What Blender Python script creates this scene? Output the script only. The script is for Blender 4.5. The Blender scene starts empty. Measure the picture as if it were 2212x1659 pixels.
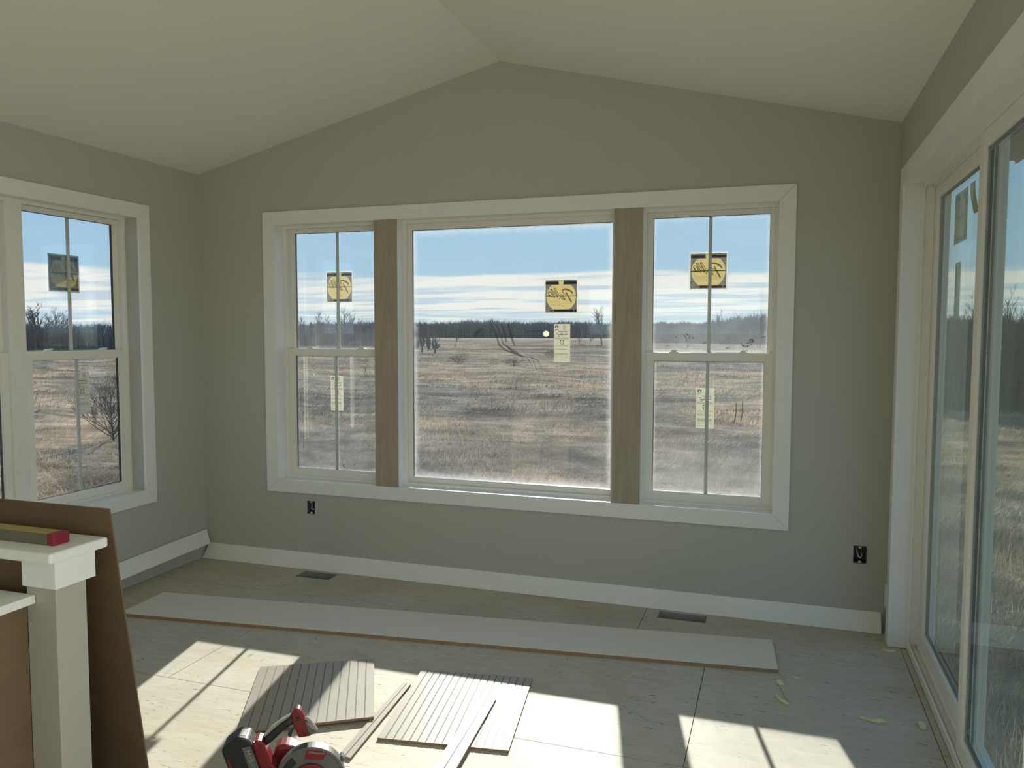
import bpy, bmesh, math, random
import numpy as np
from mathutils import Vector, Matrix

random.seed(7)
RNG = np.random.default_rng(11)
SC = bpy.context.scene
COL = SC.collection

# ------------------------------------------------------------------ camera
F_PX, YAW, PITCH, ROLL = 1701.61, 0.3229, 0.0666, 0.0020
CAM = Vector((3.9006, -4.6593, 1.6372))
fw = Vector((-math.sin(YAW) * math.cos(PITCH), math.cos(YAW) * math.cos(PITCH), -math.sin(PITCH)))
r0 = Vector((math.cos(YAW), math.sin(YAW), 0))
u0 = r0.cross(fw)
rr = r0 * math.cos(ROLL) + u0 * math.sin(ROLL)
uu = -r0 * math.sin(ROLL) + u0 * math.cos(ROLL)
cd = bpy.data.cameras.new('camera')
cam = bpy.data.objects.new('camera', cd)
COL.objects.link(cam)
cd.sensor_fit = 'HORIZONTAL'
cd.sensor_width = 36
cd.lens = 36 * F_PX / 2212
cd.clip_start = 0.02
cd.clip_end = 3000
cam.matrix_world = Matrix(((rr.x, uu.x, -fw.x, CAM.x), (rr.y, uu.y, -fw.y, CAM.y), (rr.z, uu.z, -fw.z, CAM.z), (0, 0, 0, 1)))
SC.camera = cam

# ------------------------------------------------------------------ exposure / render look
SC.view_settings.view_transform = 'Standard'
SC.view_settings.look = 'None'
SC.view_settings.exposure = 0.0
SC.view_settings.gamma = 1.0
SC.view_settings.use_curve_mapping = False
SC.cycles.use_denoising = True
SC.cycles.max_bounces = 12
SC.cycles.diffuse_bounces = 7
SC.cycles.glossy_bounces = 4
SC.cycles.transmission_bounces = 6
SC.cycles.transparent_max_bounces = 24
SC.cycles.caustics_reflective = False
SC.cycles.caustics_refractive = False
SC.cycles.sample_clamp_indirect = 6.0

# ------------------------------------------------------------------ sky
SKY_STRENGTH = 1.0
SUN_STRENGTH = 11.0
SUN_DIR = Vector((0.230, -1.0, -0.462))       # direction the sunlight travels
world = bpy.data.worlds.new('sky')
SC.world = world
world.use_nodes = True
wn, wl = world.node_tree.nodes, world.node_tree.links
wn.clear()
def W(t, **k):
    n = wn.new(t)
    for a, b in k.items(): setattr(n, a, b)
    return n
def wmath(op, a, b=None, clamp=False):
    n = W('ShaderNodeMath', operation=op, use_clamp=clamp)
    for i, v in enumerate((a, b)):
        if v is None: continue
        if isinstance(v, (int, float)): n.inputs[i].default_value = v
        else: wl.new(v, n.inputs[i])
    return n.outputs[0]
def wramp(fac, stops):
    n = W('ShaderNodeValToRGB')
    e = n.color_ramp.elements
    while len(e) > 1: e.remove(e[-1])
    for i, (p, c) in enumerate(stops):
        q = e[0] if i == 0 else e.new(p)
        q.position = p
        q.color = (c[0], c[1], c[2], 1) if hasattr(c, '__len__') else (c, c, c, 1)
    wl.new(fac, n.inputs[0])
    return n.outputs[0]
tc = W('ShaderNodeTexCoord')
sep = W('ShaderNodeSeparateXYZ')
wl.new(tc.outputs['Generated'], sep.inputs[0])
el = wmath('MAXIMUM', sep.outputs[2], 0.0)
blue = wramp(el, [(0.0, (0.66, 0.80, 0.90)), (0.05, (0.50, 0.72, 0.90)), (0.13, (0.42, 0.66, 0.90)), (0.35, (0.30, 0.52, 0.84)), (1.0, (0.17, 0.34, 0.68))])
den = wmath('ADD', el, 0.035)
cx_ = wmath('DIVIDE', sep.outputs[0], den)
cy_ = wmath('DIVIDE', sep.outputs[1], den)
cmb = W('ShaderNodeCombineXYZ')
wl.new(cx_, cmb.inputs[0]); wl.new(cy_, cmb.inputs[1])
mp = W('ShaderNodeMapping')
mp.inputs['Scale'].default_value = (0.19, 0.34, 1)
mp.inputs['Rotation'].default_value = (0, 0, 0.32)
wl.new(cmb.outputs[0], mp.inputs[0])
nz = W('ShaderNodeTexNoise')
nz.inputs['Scale'].default_value = 0.9
nz.inputs['Detail'].default_value = 7
nz.inputs['Roughness'].default_value = 0.55
nz.inputs['Distortion'].default_value = 0.35
wl.new(mp.outputs[0], nz.inputs['Vector'])
band = wramp(el, [(0.0, 0.30), (0.012, 0.52), (0.03, 0.66), (0.066, 0.62), (0.080, 0.36), (0.11, 0.22), (0.22, 0.12), (1.0, 0.16)])
cov = wmath('ADD', nz.outputs[0], wmath('SUBTRACT', band, 0.58))
mask = wramp(cov, [(0.43, 0.0), (0.53, 1.0)])
nz2 = W('ShaderNodeTexNoise')
nz2.inputs['Scale'].default_value = 2.3
nz2.inputs['Detail'].default_value = 6
wl.new(mp.outputs[0], nz2.inputs['Vector'])
ccol = wramp(nz2.outputs[0], [(0.40, (0.66, 0.78, 0.90)), (0.50, (1.04, 1.02, 0.98))])
mx = W('ShaderNodeMix', data_type='RGBA')
wl.new(mask, mx.inputs[0]); wl.new(blue, mx.inputs[6]); wl.new(ccol, mx.inputs[7])
# below the horizon: dull earth tone so light from under the terrain edge stays plausible
below = wmath('GREATER_THAN', sep.outputs[2], -0.004)
mx2 = W('ShaderNodeMix', data_type='RGBA')
wl.new(below, mx2.inputs[0]); mx2.inputs[6].default_value = (0.22, 0.19, 0.15, 1); wl.new(mx.outputs[2], mx2.inputs[7])
bg = W('ShaderNodeBackground')
bg.inputs[1].default_value = SKY_STRENGTH
wl.new(mx2.outputs[2], bg.inputs[0])
wo = W('ShaderNodeOutputWorld')
wl.new(bg.outputs[0], wo.inputs[0])

# ------------------------------------------------------------------ sun and the added fill lights out of view
sd = bpy.data.lights.new('sun', 'SUN')
sd.energy = SUN_STRENGTH
sd.angle = 0.0093
sd.color = (1.0, 0.945, 0.86)
sun = bpy.data.objects.new('sun', sd)
COL.objects.link(sun)
sun.location = (-8, 60, 28)
sun.rotation_euler = SUN_DIR.to_track_quat('-Z', 'Y').to_euler()

def area(name, loc, direction, sx, sy, energy, color):
    d = bpy.data.lights.new(name, 'AREA')
    d.shape = 'RECTANGLE'; d.size = sx; d.size_y = sy; d.energy = energy; d.color = color
    o = bpy.data.objects.new(name, d)
    COL.objects.link(o)
    o.location = loc
    o.rotation_euler = Vector(direction).to_track_quat('-Z', 'Z').to_euler()
    return o
FILL_COL = (0.98, 1.0, 0.90)  # tint shared by the added fill lights
YB = -8.2                                    # rear wall of the open-plan room, behind the camera
area('fill_rear', (2.25, YB + 0.06, 1.5), (0, 1, 0), 2.8, 1.7, 3, FILL_COL)  # weak fill added at the rear opening to lift the room
area('fill_side', (4.44, -6.55, 1.45), (-1, 0, 0.15), 1.8, 1.7, 19, FILL_COL)  # fill light added in the right wall behind the camera
area('fill_near', (4.44, -3.95, 1.45), (-1, 0, 0.15), 1.4, 1.7, 22, FILL_COL)  # fill light added just out of frame on the right

# ------------------------------------------------------------------ material helpers
def srgb(r, g, b):
    f = lambda c: c / 12.92 if c <= 0.04045 else ((c + 0.055) / 1.055) ** 2.4
    return (f(r / 255), f(g / 255), f(b / 255))
MATS = {}
def nodes_of(m):
    m.use_nodes = True
    return m.node_tree.nodes, m.node_tree.links
def pbr(name, col, rough=0.6, spec=0.4, metal=0.0, var=0.06, scale=8.0, bump=0.0, bscale=120.0, stretch=(1, 1, 1), coat=0.0):
    m = bpy.data.materials.new(name)
    n, l = nodes_of(m)
    b = n['Principled BSDF']
    b.inputs['Roughness'].default_value = rough
    b.inputs['Specular IOR Level'].default_value = spec
    b.inputs['Metallic'].default_value = metal
    b.inputs['Coat Weight'].default_value = coat
    t = n.new('ShaderNodeTexCoord')
    mpn = n.new('ShaderNodeMapping')
    mpn.inputs['Scale'].default_value = stretch
    l.new(t.outputs['Object'], mpn.inputs[0])
    z = n.new('ShaderNodeTexNoise')
    z.inputs['Scale'].default_value = scale
    z.inputs['Detail'].default_value = 4
    l.new(mpn.outputs[0], z.inputs['Vector'])
    rp = n.new('ShaderNodeValToRGB')
    rp.color_ramp.elements[0].position = 0.3
    rp.color_ramp.elements[1].position = 0.7
    rp.color_ramp.elements[0].color = (*[c * (1 - var) for c in col], 1)
    rp.color_ramp.elements[1].color = (*[min(1, c * (1 + var)) for c in col], 1)
    l.new(z.outputs[0], rp.inputs[0])
    l.new(rp.outputs[0], b.inputs['Base Color'])
    if bump:
        z2 = n.new('ShaderNodeTexNoise')
        z2.inputs['Scale'].default_value = bscale
        z2.inputs['Detail'].default_value = 3
        l.new(mpn.outputs[0], z2.inputs['Vector'])
        bp = n.new('ShaderNodeBump')
        bp.inputs['Strength'].default_value = bump
        bp.inputs['Distance'].default_value = 0.002
        l.new(z2.outputs[0], bp.inputs['Height'])
        l.new(bp.outputs[0], b.inputs['Normal'])
    MATS[name] = m
    return m

pbr('wall_paint', (0.515, 0.517, 0.458), 0.75, 0.25, var=0.012, scale=2, bump=0.12, bscale=260)
pbr('ceiling_paint', (0.86, 0.835, 0.745), 0.85, 0.2, var=0.012, scale=2, bump=0.12, bscale=260)
pbr('trim_white', (0.87, 0.872, 0.835), 0.38, 0.45, var=0.012, scale=5)
pbr('vinyl_white', (0.87, 0.855, 0.79), 0.34, 0.45, var=0.010, scale=4)
pbr('loose_trim', (0.86, 0.86, 0.82), 0.42, 0.4, var=0.015, scale=6)
pbr('mull_wood', (0.40, 0.345, 0.265), 0.55, 0.3, var=0.10, scale=5, stretch=(9, 9, 0.9))
pbr('hardboard', (0.175, 0.118, 0.068), 0.55, 0.35, var=0.10, scale=6, stretch=(1, 1, 2))
pbr('mdf_edge', (0.36, 0.245, 0.155), 0.85, 0.2, var=0.10, scale=60)
pbr('melamine', (0.75, 0.71, 0.615), 0.40, 0.4, var=0.012, scale=3)
pbr('primer', (0.365, 0.335, 0.285), 0.36, 0.45, var=0.03, scale=12, bump=0.05, bscale=500)
pbr('post_paint', (0.46, 0.436, 0.375), 0.5, 0.35, var=0.015, scale=4)
pbr('duct_metal', (0.55, 0.56, 0.54), 0.42, 0.5, metal=0.65, var=0.08, scale=25)
pbr('box_plastic', (0.10, 0.105, 0.11), 0.5, 0.4, var=0.1, scale=40)
pbr('cable_white', (0.62, 0.61, 0.57), 0.45, 0.4)
pbr('steel', (0.55, 0.55, 0.53), 0.3, 0.5, metal=0.9)
pbr('grille_white', (0.66, 0.66, 0.63), 0.4, 0.4, var=0.01)
pbr('gasket', (0.035, 0.035, 0.035), 0.6, 0.3)
pbr('saw_red', (0.20, 0.016, 0.020), 0.38, 0.4, var=0.06, scale=30)
pbr('saw_black', (0.022, 0.024, 0.025), 0.5, 0.4, var=0.12, scale=40, bump=0.15, bscale=600)
pbr('saw_grey', (0.13, 0.132, 0.125), 0.42, 0.45, metal=0.2, var=0.05, scale=20)
pbr('saw_light', (0.33, 0.32, 0.295), 0.45, 0.4)
pbr('level_yellow', (0.42, 0.31, 0.045), 0.4, 0.4, var=0.12, scale=30)
pbr('level_grey', (0.20, 0.185, 0.14), 0.45, 0.4, metal=0.4)
pbr('level_red', (0.26, 0.020, 0.045), 0.4, 0.4)
pbr('foam_chip', (0.74, 0.72, 0.42), 0.8, 0.2, var=0.1, scale=60, bump=0.3, bscale=300)
pbr('wood_chip', (0.60, 0.50, 0.33), 0.8, 0.2, var=0.1, scale=60)
pbr('siding', (0.55, 0.55, 0.53), 0.7, 0.3)
pbr('soffit', (0.44, 0.43, 0.40), 0.7, 0.3, var=0.06, scale=12, stretch=(20, 1, 1))
pbr('roofing', (0.10, 0.10, 0.105), 0.9, 0.2)
pbr('lamp_black', (0.03, 0.03, 0.03), 0.5, 0.4)

def mat_subfloor():
    m = bpy.data.materials.new('subfloor')
    n, l = nodes_of(m)
    b = n['Principled BSDF']
    b.inputs['Roughness'].default_value = 0.62
    b.inputs['Specular IOR Level'].default_value = 0.35
    g = n.new('ShaderNodeNewGeometry')
    def noise(scale, stretch=(1, 1, 1), detail=4, dist=0.0, rot=0.0):
        mm = n.new('ShaderNodeMapping'); mm.inputs['Scale'].default_value = stretch
        mm.inputs['Rotation'].default_value = (0, 0, rot)
        l.new(g.outputs['Position'], mm.inputs[0])
        z = n.new('ShaderNodeTexNoise'); z.inputs['Scale'].default_value = scale
        z.inputs['Detail'].default_value = detail; z.inputs['Distortion'].default_value = dist
        l.new(mm.outputs[0], z.inputs['Vector'])
        return z.outputs[0]
    def ramp(f, stops):
        r = n.new('ShaderNodeValToRGB'); e = r.color_ramp.elements
        while len(e) > 1: e.remove(e[-1])
        for i, (p, c) in enumerate(stops):
            q = e[0] if i == 0 else e.new(p); q.position = p; q.color = (*c, 1)
        l.new(f, r.inputs[0]); return r.outputs[0]
    def mix(f, a, bb, mode='MIX'):
        x = n.new('ShaderNodeMix'); x.data_type = 'RGBA'; x.blend_type = mode
        if isinstance(f, float): x.inputs[0].default_value = f
        else: l.new(f, x.inputs[0])
        for i, v in ((6, a), (7, bb)):
            if isinstance(v, tuple): x.inputs[i].default_value = (*v, 1)
            else: l.new(v, x.inputs[i])
        return x.outputs[2]
    base = ramp(noise(1.6, detail=5), [(0.3, (0.49, 0.445, 0.345)), (0.7, (0.575, 0.54, 0.455))])
    strand = ramp(noise(14, (0.55, 2.0, 1), 6, 0.8, 0.15), [(0.35, (0.90, 0.895, 0.88)), (0.6, (1.0, 1.0, 1.0))])
    c1 = mix(1.0, base, strand, 'MULTIPLY')
    flk = ramp(noise(46, (0.42, 2.0, 1), 3, 1.2, -0.1), [(0.665, (0, 0, 0)), (0.70, (1, 1, 1))])
    c2 = mix(flk, c1, (0.20, 0.17, 0.125))
    stain = ramp(noise(1.1, (0.5, 2.6, 1), 3, 0.9), [(0.62, (0, 0, 0)), (0.80, (0.65, 0.65, 0.65))])
    c3 = mix(stain, c2, (0.44, 0.31, 0.16))
    l.new(c3, b.inputs['Base Color'])
    bp = n.new('ShaderNodeBump'); bp.inputs['Strength'].default_value = 0.12; bp.inputs['Distance'].default_value = 0.001
    l.new(noise(60, (0.5, 2, 1), 4), bp.inputs['Height'])
    l.new(bp.outputs[0], b.inputs['Normal'])
    MATS['subfloor'] = m
mat_subfloor()

def mat_glass(name, axis, tint, refl=1.7, edge=0.0, edge_w=0.06, dust=0.0, low=0.0):
    """Clear pane: transparent with a Fresnel reflection; construction dust on it scatters light (edges, specks, lower part)."""
    m = bpy.data.materials.new(name)
    n, l = nodes_of(m)
    n.clear()
    out = n.new('ShaderNodeOutputMaterial')
    tr = n.new('ShaderNodeBsdfTransparent'); tr.inputs[0].default_value = (*tint, 1)
    gl = n.new('ShaderNodeBsdfGlossy'); gl.inputs['Roughness'].default_value = 0.004
    gl.inputs[0].default_value = (0.93, 1.0, 0.97, 1)
    # Schlick reflectance, the same from either side of the pane
    ge = n.new('ShaderNodeNewGeometry')
    dt = n.new('ShaderNodeVectorMath'); dt.operation = 'DOT_PRODUCT'
    l.new(ge.outputs['Normal'], dt.inputs[0]); l.new(ge.outputs['Incoming'], dt.inputs[1])
    ab = n.new('ShaderNodeMath'); ab.operation = 'ABSOLUTE'; l.new(dt.outputs['Value'], ab.inputs[0])
    om = n.new('ShaderNodeMath'); om.operation = 'SUBTRACT'; om.inputs[0].default_value = 1.0; l.new(ab.outputs[0], om.inputs[1])
    p5 = n.new('ShaderNodeMath'); p5.operation = 'POWER'; p5.inputs[1].default_value = 5.0; l.new(om.outputs[0], p5.inputs[0])
    sc_ = n.new('ShaderNodeMath'); sc_.operation = 'MULTIPLY_ADD'; sc_.inputs[1].default_value = 0.96; sc_.inputs[2].default_value = 0.04
    l.new(p5.outputs[0], sc_.inputs[0])
    k = n.new('ShaderNodeMath'); k.operation = 'MULTIPLY'; k.use_clamp = True; k.inputs[1].default_value = refl
    l.new(sc_.outputs[0], k.inputs[0])
    m1 = n.new('ShaderNodeMixShader')
    l.new(k.outputs[0], m1.inputs[0]); l.new(tr.outputs[0], m1.inputs[1]); l.new(gl.outputs[0], m1.inputs[2])
    def mth(op, a, b=None, clamp=False):
        q = n.new('ShaderNodeMath'); q.operation = op; q.use_clamp = clamp
        for i, v in enumerate((a, b)):
            if v is None: continue
            if isinstance(v, (int, float)): q.inputs[i].default_value = v
            else: l.new(v, q.inputs[i])
        return q.outputs[0]
    t = n.new('ShaderNodeTexCoord')
    s = n.new('ShaderNodeSeparateXYZ'); l.new(t.outputs['Generated'], s.inputs[0])
    a = s.outputs[0] if axis == 'y' else s.outputs[1]
    z = s.outputs[2]
    e = mth('MINIMUM', mth('MINIMUM', a, mth('SUBTRACT', 1.0, a)), mth('MINIMUM', z, mth('SUBTRACT', 1.0, z)))
    nzn = n.new('ShaderNodeTexNoise'); nzn.inputs['Scale'].default_value = 26; nzn.inputs['Detail'].default_value = 6
    l.new(t.outputs['Object'], nzn.inputs['Vector'])
    en = mth('ADD', e, mth('MULTIPLY', mth('SUBTRACT', nzn.outputs[0], 0.5), edge_w * 0.9))
    ef = mth('MULTIPLY', mth('SUBTRACT', 1.0, mth('DIVIDE', en, edge_w), True), edge, True)
    ef = mth('MULTIPLY', ef, ef, True)
    nz3 = n.new('ShaderNodeTexNoise'); nz3.inputs['Scale'].default_value = 5; nz3.inputs['Detail'].default_value = 8
    nz3.inputs['Roughness'].default_value = 0.65
    l.new(t.outputs['Object'], nz3.inputs['Vector'])
    film = mth('MULTIPLY', nz3.outputs[0], dust)
    lo = mth('MULTIPLY', mth('MULTIPLY', mth('SUBTRACT', 1.0, mth('MULTIPLY', z, 2.2), True), low), nz3.outputs[0])
    tot = mth('ADD', mth('ADD', ef, film), lo, True)
    df = n.new('ShaderNodeBsdfDiffuse'); df.inputs[0].default_value = (0.62, 0.62, 0.62, 1)
    tl = n.new('ShaderNodeBsdfTranslucent'); tl.inputs[0].default_value = (0.50, 0.51, 0.53, 1)
    ad = n.new('ShaderNodeMixShader'); ad.inputs[0].default_value = 0.65
    l.new(df.outputs[0], ad.inputs[1]); l.new(tl.outputs[0], ad.inputs[2])
    m2 = n.new('ShaderNodeMixShader')
    l.new(tot, m2.inputs[0]); l.new(m1.outputs[0], m2.inputs[1]); l.new(ad.outputs[0], m2.inputs[2])
    l.new(m2.outputs[0], out.inputs[0])
    MATS[name] = m
mat_glass('glass_picture', 'y', (0.94, 0.965, 0.955), 1.5, edge=0.62, edge_w=0.042, dust=0.035, low=0.05)
mat_glass('glass_back', 'y', (0.94, 0.965, 0.955), 1.9, edge=0.40, edge_w=0.045, dust=0.035, low=0.08)
mat_glass('glass_dusty', 'y', (0.93, 0.955, 0.945), 1.6, edge=0.55, edge_w=0.05, dust=0.07, low=0.17)
mat_glass('glass_left', 'x', (0.95, 0.97, 0.965), 1.5, edge=0.10, edge_w=0.04, dust=0.03)
mat_glass('glass_door', 'x', (0.905, 0.965, 0.935), 1.0, edge=0.0, dust=0.03)

def mat_film(name, col, tr=0.75):
    """printed film or paper label: scatters light on both sides"""
    m = bpy.data.materials.new(name)
    n, l = nodes_of(m); n.clear()
    out = n.new('ShaderNodeOutputMaterial')
    z = n.new('ShaderNodeTexNoise'); z.inputs['Scale'].default_value = 60
    t = n.new('ShaderNodeTexCoord'); l.new(t.outputs['Object'], z.inputs['Vector'])
    r = n.new('ShaderNodeValToRGB')
    r.color_ramp.elements[0].color = (*[c * 0.95 for c in col], 1)
    r.color_ramp.elements[1].color = (*[c * 1.05 for c in col], 1)
    l.new(z.outputs[0], r.inputs[0])
    d = n.new('ShaderNodeBsdfDiffuse'); x = n.new('ShaderNodeBsdfTranslucent')
    l.new(r.outputs[0], d.inputs[0]); l.new(r.outputs[0], x.inputs[0])
    mxs = n.new('ShaderNodeMixShader'); mxs.inputs[0].default_value = tr
    l.new(d.outputs[0], mxs.inputs[1]); l.new(x.outputs[0], mxs.inputs[2])
    l.new(mxs.outputs[0], out.inputs[0])
    MATS[name] = m
mat_film('film_white', (0.66, 0.65, 0.62), 0.8)
mat_film('film_grey', (0.30, 0.295, 0.285), 0.8)
mat_film('film_yellow', (0.585, 0.525, 0.345), 0.8)
mat_film('film_amber', (0.95, 0.86, 0.70), 0.85)
mat_film('film_black', (0.07, 0.072, 0.085), 0.6)
mat_film('film_script', (0.56, 0.53, 0.47), 0.85)
mat_film('paper', (0.56, 0.55, 0.485), 0.8)
mat_film('paper_ink', (0.22, 0.22, 0.215), 0.8)
mat_film('paper_ink_light', (0.66, 0.65, 0.60), 0.85)
mat_film('note_yellow', (0.62, 0.50, 0.05), 0.5)
mat_film('plastic_strip', (0.72, 0.73, 0.72), 0.4)
mat_film('mud', (0.055, 0.055, 0.057), 0.3)
def thin_out(name, k):
    # a smear one can partly see through
    n, l = MATS[name].node_tree.nodes, MATS[name].node_tree.links
    out = [q for q in n if q.type == 'OUTPUT_MATERIAL'][0]
    src = out.inputs[0].links[0].from_socket
    t = n.new('ShaderNodeBsdfTransparent'); m = n.new('ShaderNodeMixShader'); m.inputs[0].default_value = k
    l.new(src, m.inputs[1]); l.new(t.outputs[0], m.inputs[2]); l.new(m.outputs[0], out.inputs[0])
thin_out('mud', 0.62)

def mat_emit(name, col, s):
    m = bpy.data.materials.new(name)
    n, l = nodes_of(m); n.clear()
    o = n.new('ShaderNodeOutputMaterial'); e = n.new('ShaderNodeEmission')
    e.inputs[0].default_value = (*col, 1); e.inputs[1].default_value = s
    l.new(e.outputs[0], o.inputs[0]); MATS[name] = m
mat_emit('lamp_glow', (1.0, 0.78, 0.42), 14.0)

# ------------------------------------------------------------------ mesh helpers
def box(bm, x0, x1, y0, y1, z0, z1):
    if x0 > x1: x0, x1 = x1, x0
    if y0 > y1: y0, y1 = y1, y0
    if z0 > z1: z0, z1 = z1, z0
    v = [bm.verts.new(p) for p in ((x0, y0, z0), (x1, y0, z0), (x1, y1, z0), (x0, y1, z0), (x0, y0, z1), (x1, y0, z1), (x1, y1, z1), (x0, y1, z1))]
    for f in ((3, 2, 1, 0), (4, 5, 6, 7), (0, 1, 5, 4), (1, 2, 6, 5), (2, 3, 7, 6), (3, 0, 4, 7)):
        bm.faces.new([v[i] for i in f])
def hexa(bm, bot, top):
    """solid from a bottom polygon and a top polygon with the same vertex count"""
    a = [bm.verts.new(p) for p in bot]; b = [bm.verts.new(p) for p in top]
    n = len(a)
    bm.faces.new(a[::-1]); bm.faces.new(b)
    for i in range(n): bm.faces.new((a[i], a[(i + 1) % n], b[(i + 1) % n], b[i]))
def prism(bm, poly, fn, d0, d1):
    """poly = list of (u, v); fn(u, v, d) -> point"""
    hexa(bm, [fn(u, v, d0) for u, v in poly], [fn(u, v, d1) for u, v in poly])
def tube(bm, pts, rad, n=8, cap=True):
    pts = [Vector(p) for p in pts]
    rings = []
    for i, p in enumerate(pts):
        t = (pts[min(i + 1, len(pts) - 1)] - pts[max(i - 1, 0)]).normalized()
        a = t.orthogonal().normalized() if abs(t.z) > 0.95 else t.cross(Vector((0, 0, 1))).normalized()
        b = t.cross(a)
        r = rad[i] if hasattr(rad, '__len__') else rad
        rings.append([bm.verts.new(p + (a * math.cos(2 * math.pi * k / n) + b * math.sin(2 * math.pi * k / n)) * r) for k in range(n)])
    for q, w in zip(rings, rings[1:]):
        for k in range(n): bm.faces.new((q[k], q[(k + 1) % n], w[(k + 1) % n], w[k]))
    if cap:
        bm.faces.new(rings[0][::-1]); bm.faces.new(rings[-1])
def tag(o, label=None, cat=None, group=None, kind=None):
    if label: o['label'] = label
    if cat: o['category'] = cat
    if group: o['group'] = group
    if kind: o['kind'] = kind
    return o
def root(name, loc, label=None, cat=None, group=None, kind=None):
    e = bpy.data.objects.new(name, None)
    e.empty_display_size = 0.1
    e.location = loc
    COL.objects.link(e)
    e['_w'] = list(loc)
    return tag(e, label, cat, group, kind)
WLOC = {}
def wloc(o):
    return Vector(WLOC[o]) if o in WLOC else Vector(o.location)
def obj(name, bm, mat, parent=None, bevel=0.0, smooth=False, label=None):
    """one mesh object, vertices given in world space; its origin goes to its centre"""
    if bevel:
        bmesh.ops.recalc_face_normals(bm, faces=bm.faces)
        bm.normal_update()
        bmesh.ops.bevel(bm, geom=[e for e in bm.edges if e.is_manifold and e.calc_face_angle(0) > 0.5], offset=bevel, segments=2, profile=0.5, affect='EDGES', clamp_overlap=True)
    bmesh.ops.recalc_face_normals(bm, faces=bm.faces)
    me = bpy.data.meshes.new(name)
    xs = [v.co for v in bm.verts]
    c = Vector([(min(p[i] for p in xs) + max(p[i] for p in xs)) / 2 for i in range(3)])
    for v in bm.verts: v.co -= c
    if smooth:
        for f in bm.faces: f.smooth = True
    bm.to_mesh(me); bm.free()
    for mm in (mat if isinstance(mat, (list, tuple)) else [mat]): me.materials.append(MATS[mm])
    o = bpy.data.objects.new(name, me)
    COL.objects.link(o)
    if parent is not None:
        o.parent = parent
        o.location = c - WLOC.get(parent.name_full, Vector(parent.location))
    else:
        o.location = c
    WLOC[o.name_full] = c
    if label: o['label'] = label
    return o
def bxo(name, ext, mat, parent=None, bevel=0.0, label=None):
    bm = bmesh.new(); box(bm, *ext)
    return obj(name, bm, mat, parent, bevel, label=label)
def grid_slab(bm, u0, u1, v0, v1, holes, fn, d0, d1):
    """rectangular slab with rectangular holes, as a grid of solid cells' faces (no inner faces)"""
    us = sorted({u0, u1, *[h for q in holes for h in q[:2]]}); us = [u for u in us if u0 <= u <= u1]
    vs = sorted({v0, v1, *[h for q in holes for h in q[2:]]}); vs = [v for v in vs if v0 <= v <= v1]
    def solid(i, j):
        if i < 0 or j < 0 or i >= len(us) - 1 or j >= len(vs) - 1: return False
        cu, cv = (us[i] + us[i + 1]) / 2, (vs[j] + vs[j + 1]) / 2
        return not any(h[0] < cu < h[1] and h[2] < cv < h[3] for h in holes)
    V = {}
    def vert(i, j, d):
        k = (i, j, d)
        if k not in V: V[k] = bm.verts.new(fn(us[i], vs[j], d0 if d == 0 else d1))
        return V[k]
    for i in range(len(us) - 1):
        for j in range(len(vs) - 1):
            if not solid(i, j): continue
            bm.faces.new((vert(i, j, 0), vert(i + 1, j, 0), vert(i + 1, j + 1, 0), vert(i, j + 1, 0)))
            bm.faces.new((vert(i, j + 1, 1), vert(i + 1, j + 1, 1), vert(i + 1, j, 1), vert(i, j, 1)))
            for di, dj, a, b in ((-1, 0, (i, j), (i, j + 1)), (1, 0, (i + 1, j), (i + 1, j + 1)), (0, -1, (i, j), (i + 1, j)), (0, 1, (i, j + 1), (i + 1, j + 1))):
                if not solid(i + di, j + dj):
                    bm.faces.new((vert(*a, 0), vert(*b, 0), vert(*b, 1), vert(*a, 1)))
def text_bm(s, size, fn, d, thick=0.0004, bold=0.0, shear=0.0):
    """flat lettering as mesh; fn(u, v, d) -> world point"""
    cu = bpy.data.curves.new('lettering', 'FONT')
    cu.body = s; cu.size = size; cu.align_x = 'CENTER'; cu.align_y = 'CENTER'; cu.offset = bold; cu.shear = shear
    cu.resolution_u = 3
    t = bpy.data.objects.new('lettering', cu)
    COL.objects.link(t)
    bpy.context.view_layer.update()
    me = bpy.data.meshes.new_from_object(t.evaluated_get(bpy.context.evaluated_depsgraph_get()))
    bm = bmesh.new(); bm.from_mesh(me)
    bpy.data.objects.remove(t); bpy.data.curves.remove(cu); bpy.data.meshes.remove(me)
    ex = bmesh.ops.extrude_face_region(bm, geom=bm.faces[:])
    new = [g for g in ex['geom'] if isinstance(g, bmesh.types.BMVert)]
    ns = set(new)
    for v in bm.verts:
        v.co = Vector(fn(v.co.x, v.co.y, d + (thick if v in ns else 0.0)))
    return bm

# ================================================================== STRUCTURE
R, EAVE, AX, AZ = 4.504, 2.738, 2.2575, 3.2874
WT = 0.165                                    # wall thickness
SLOPE = (AZ - EAVE) / AX

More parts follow.
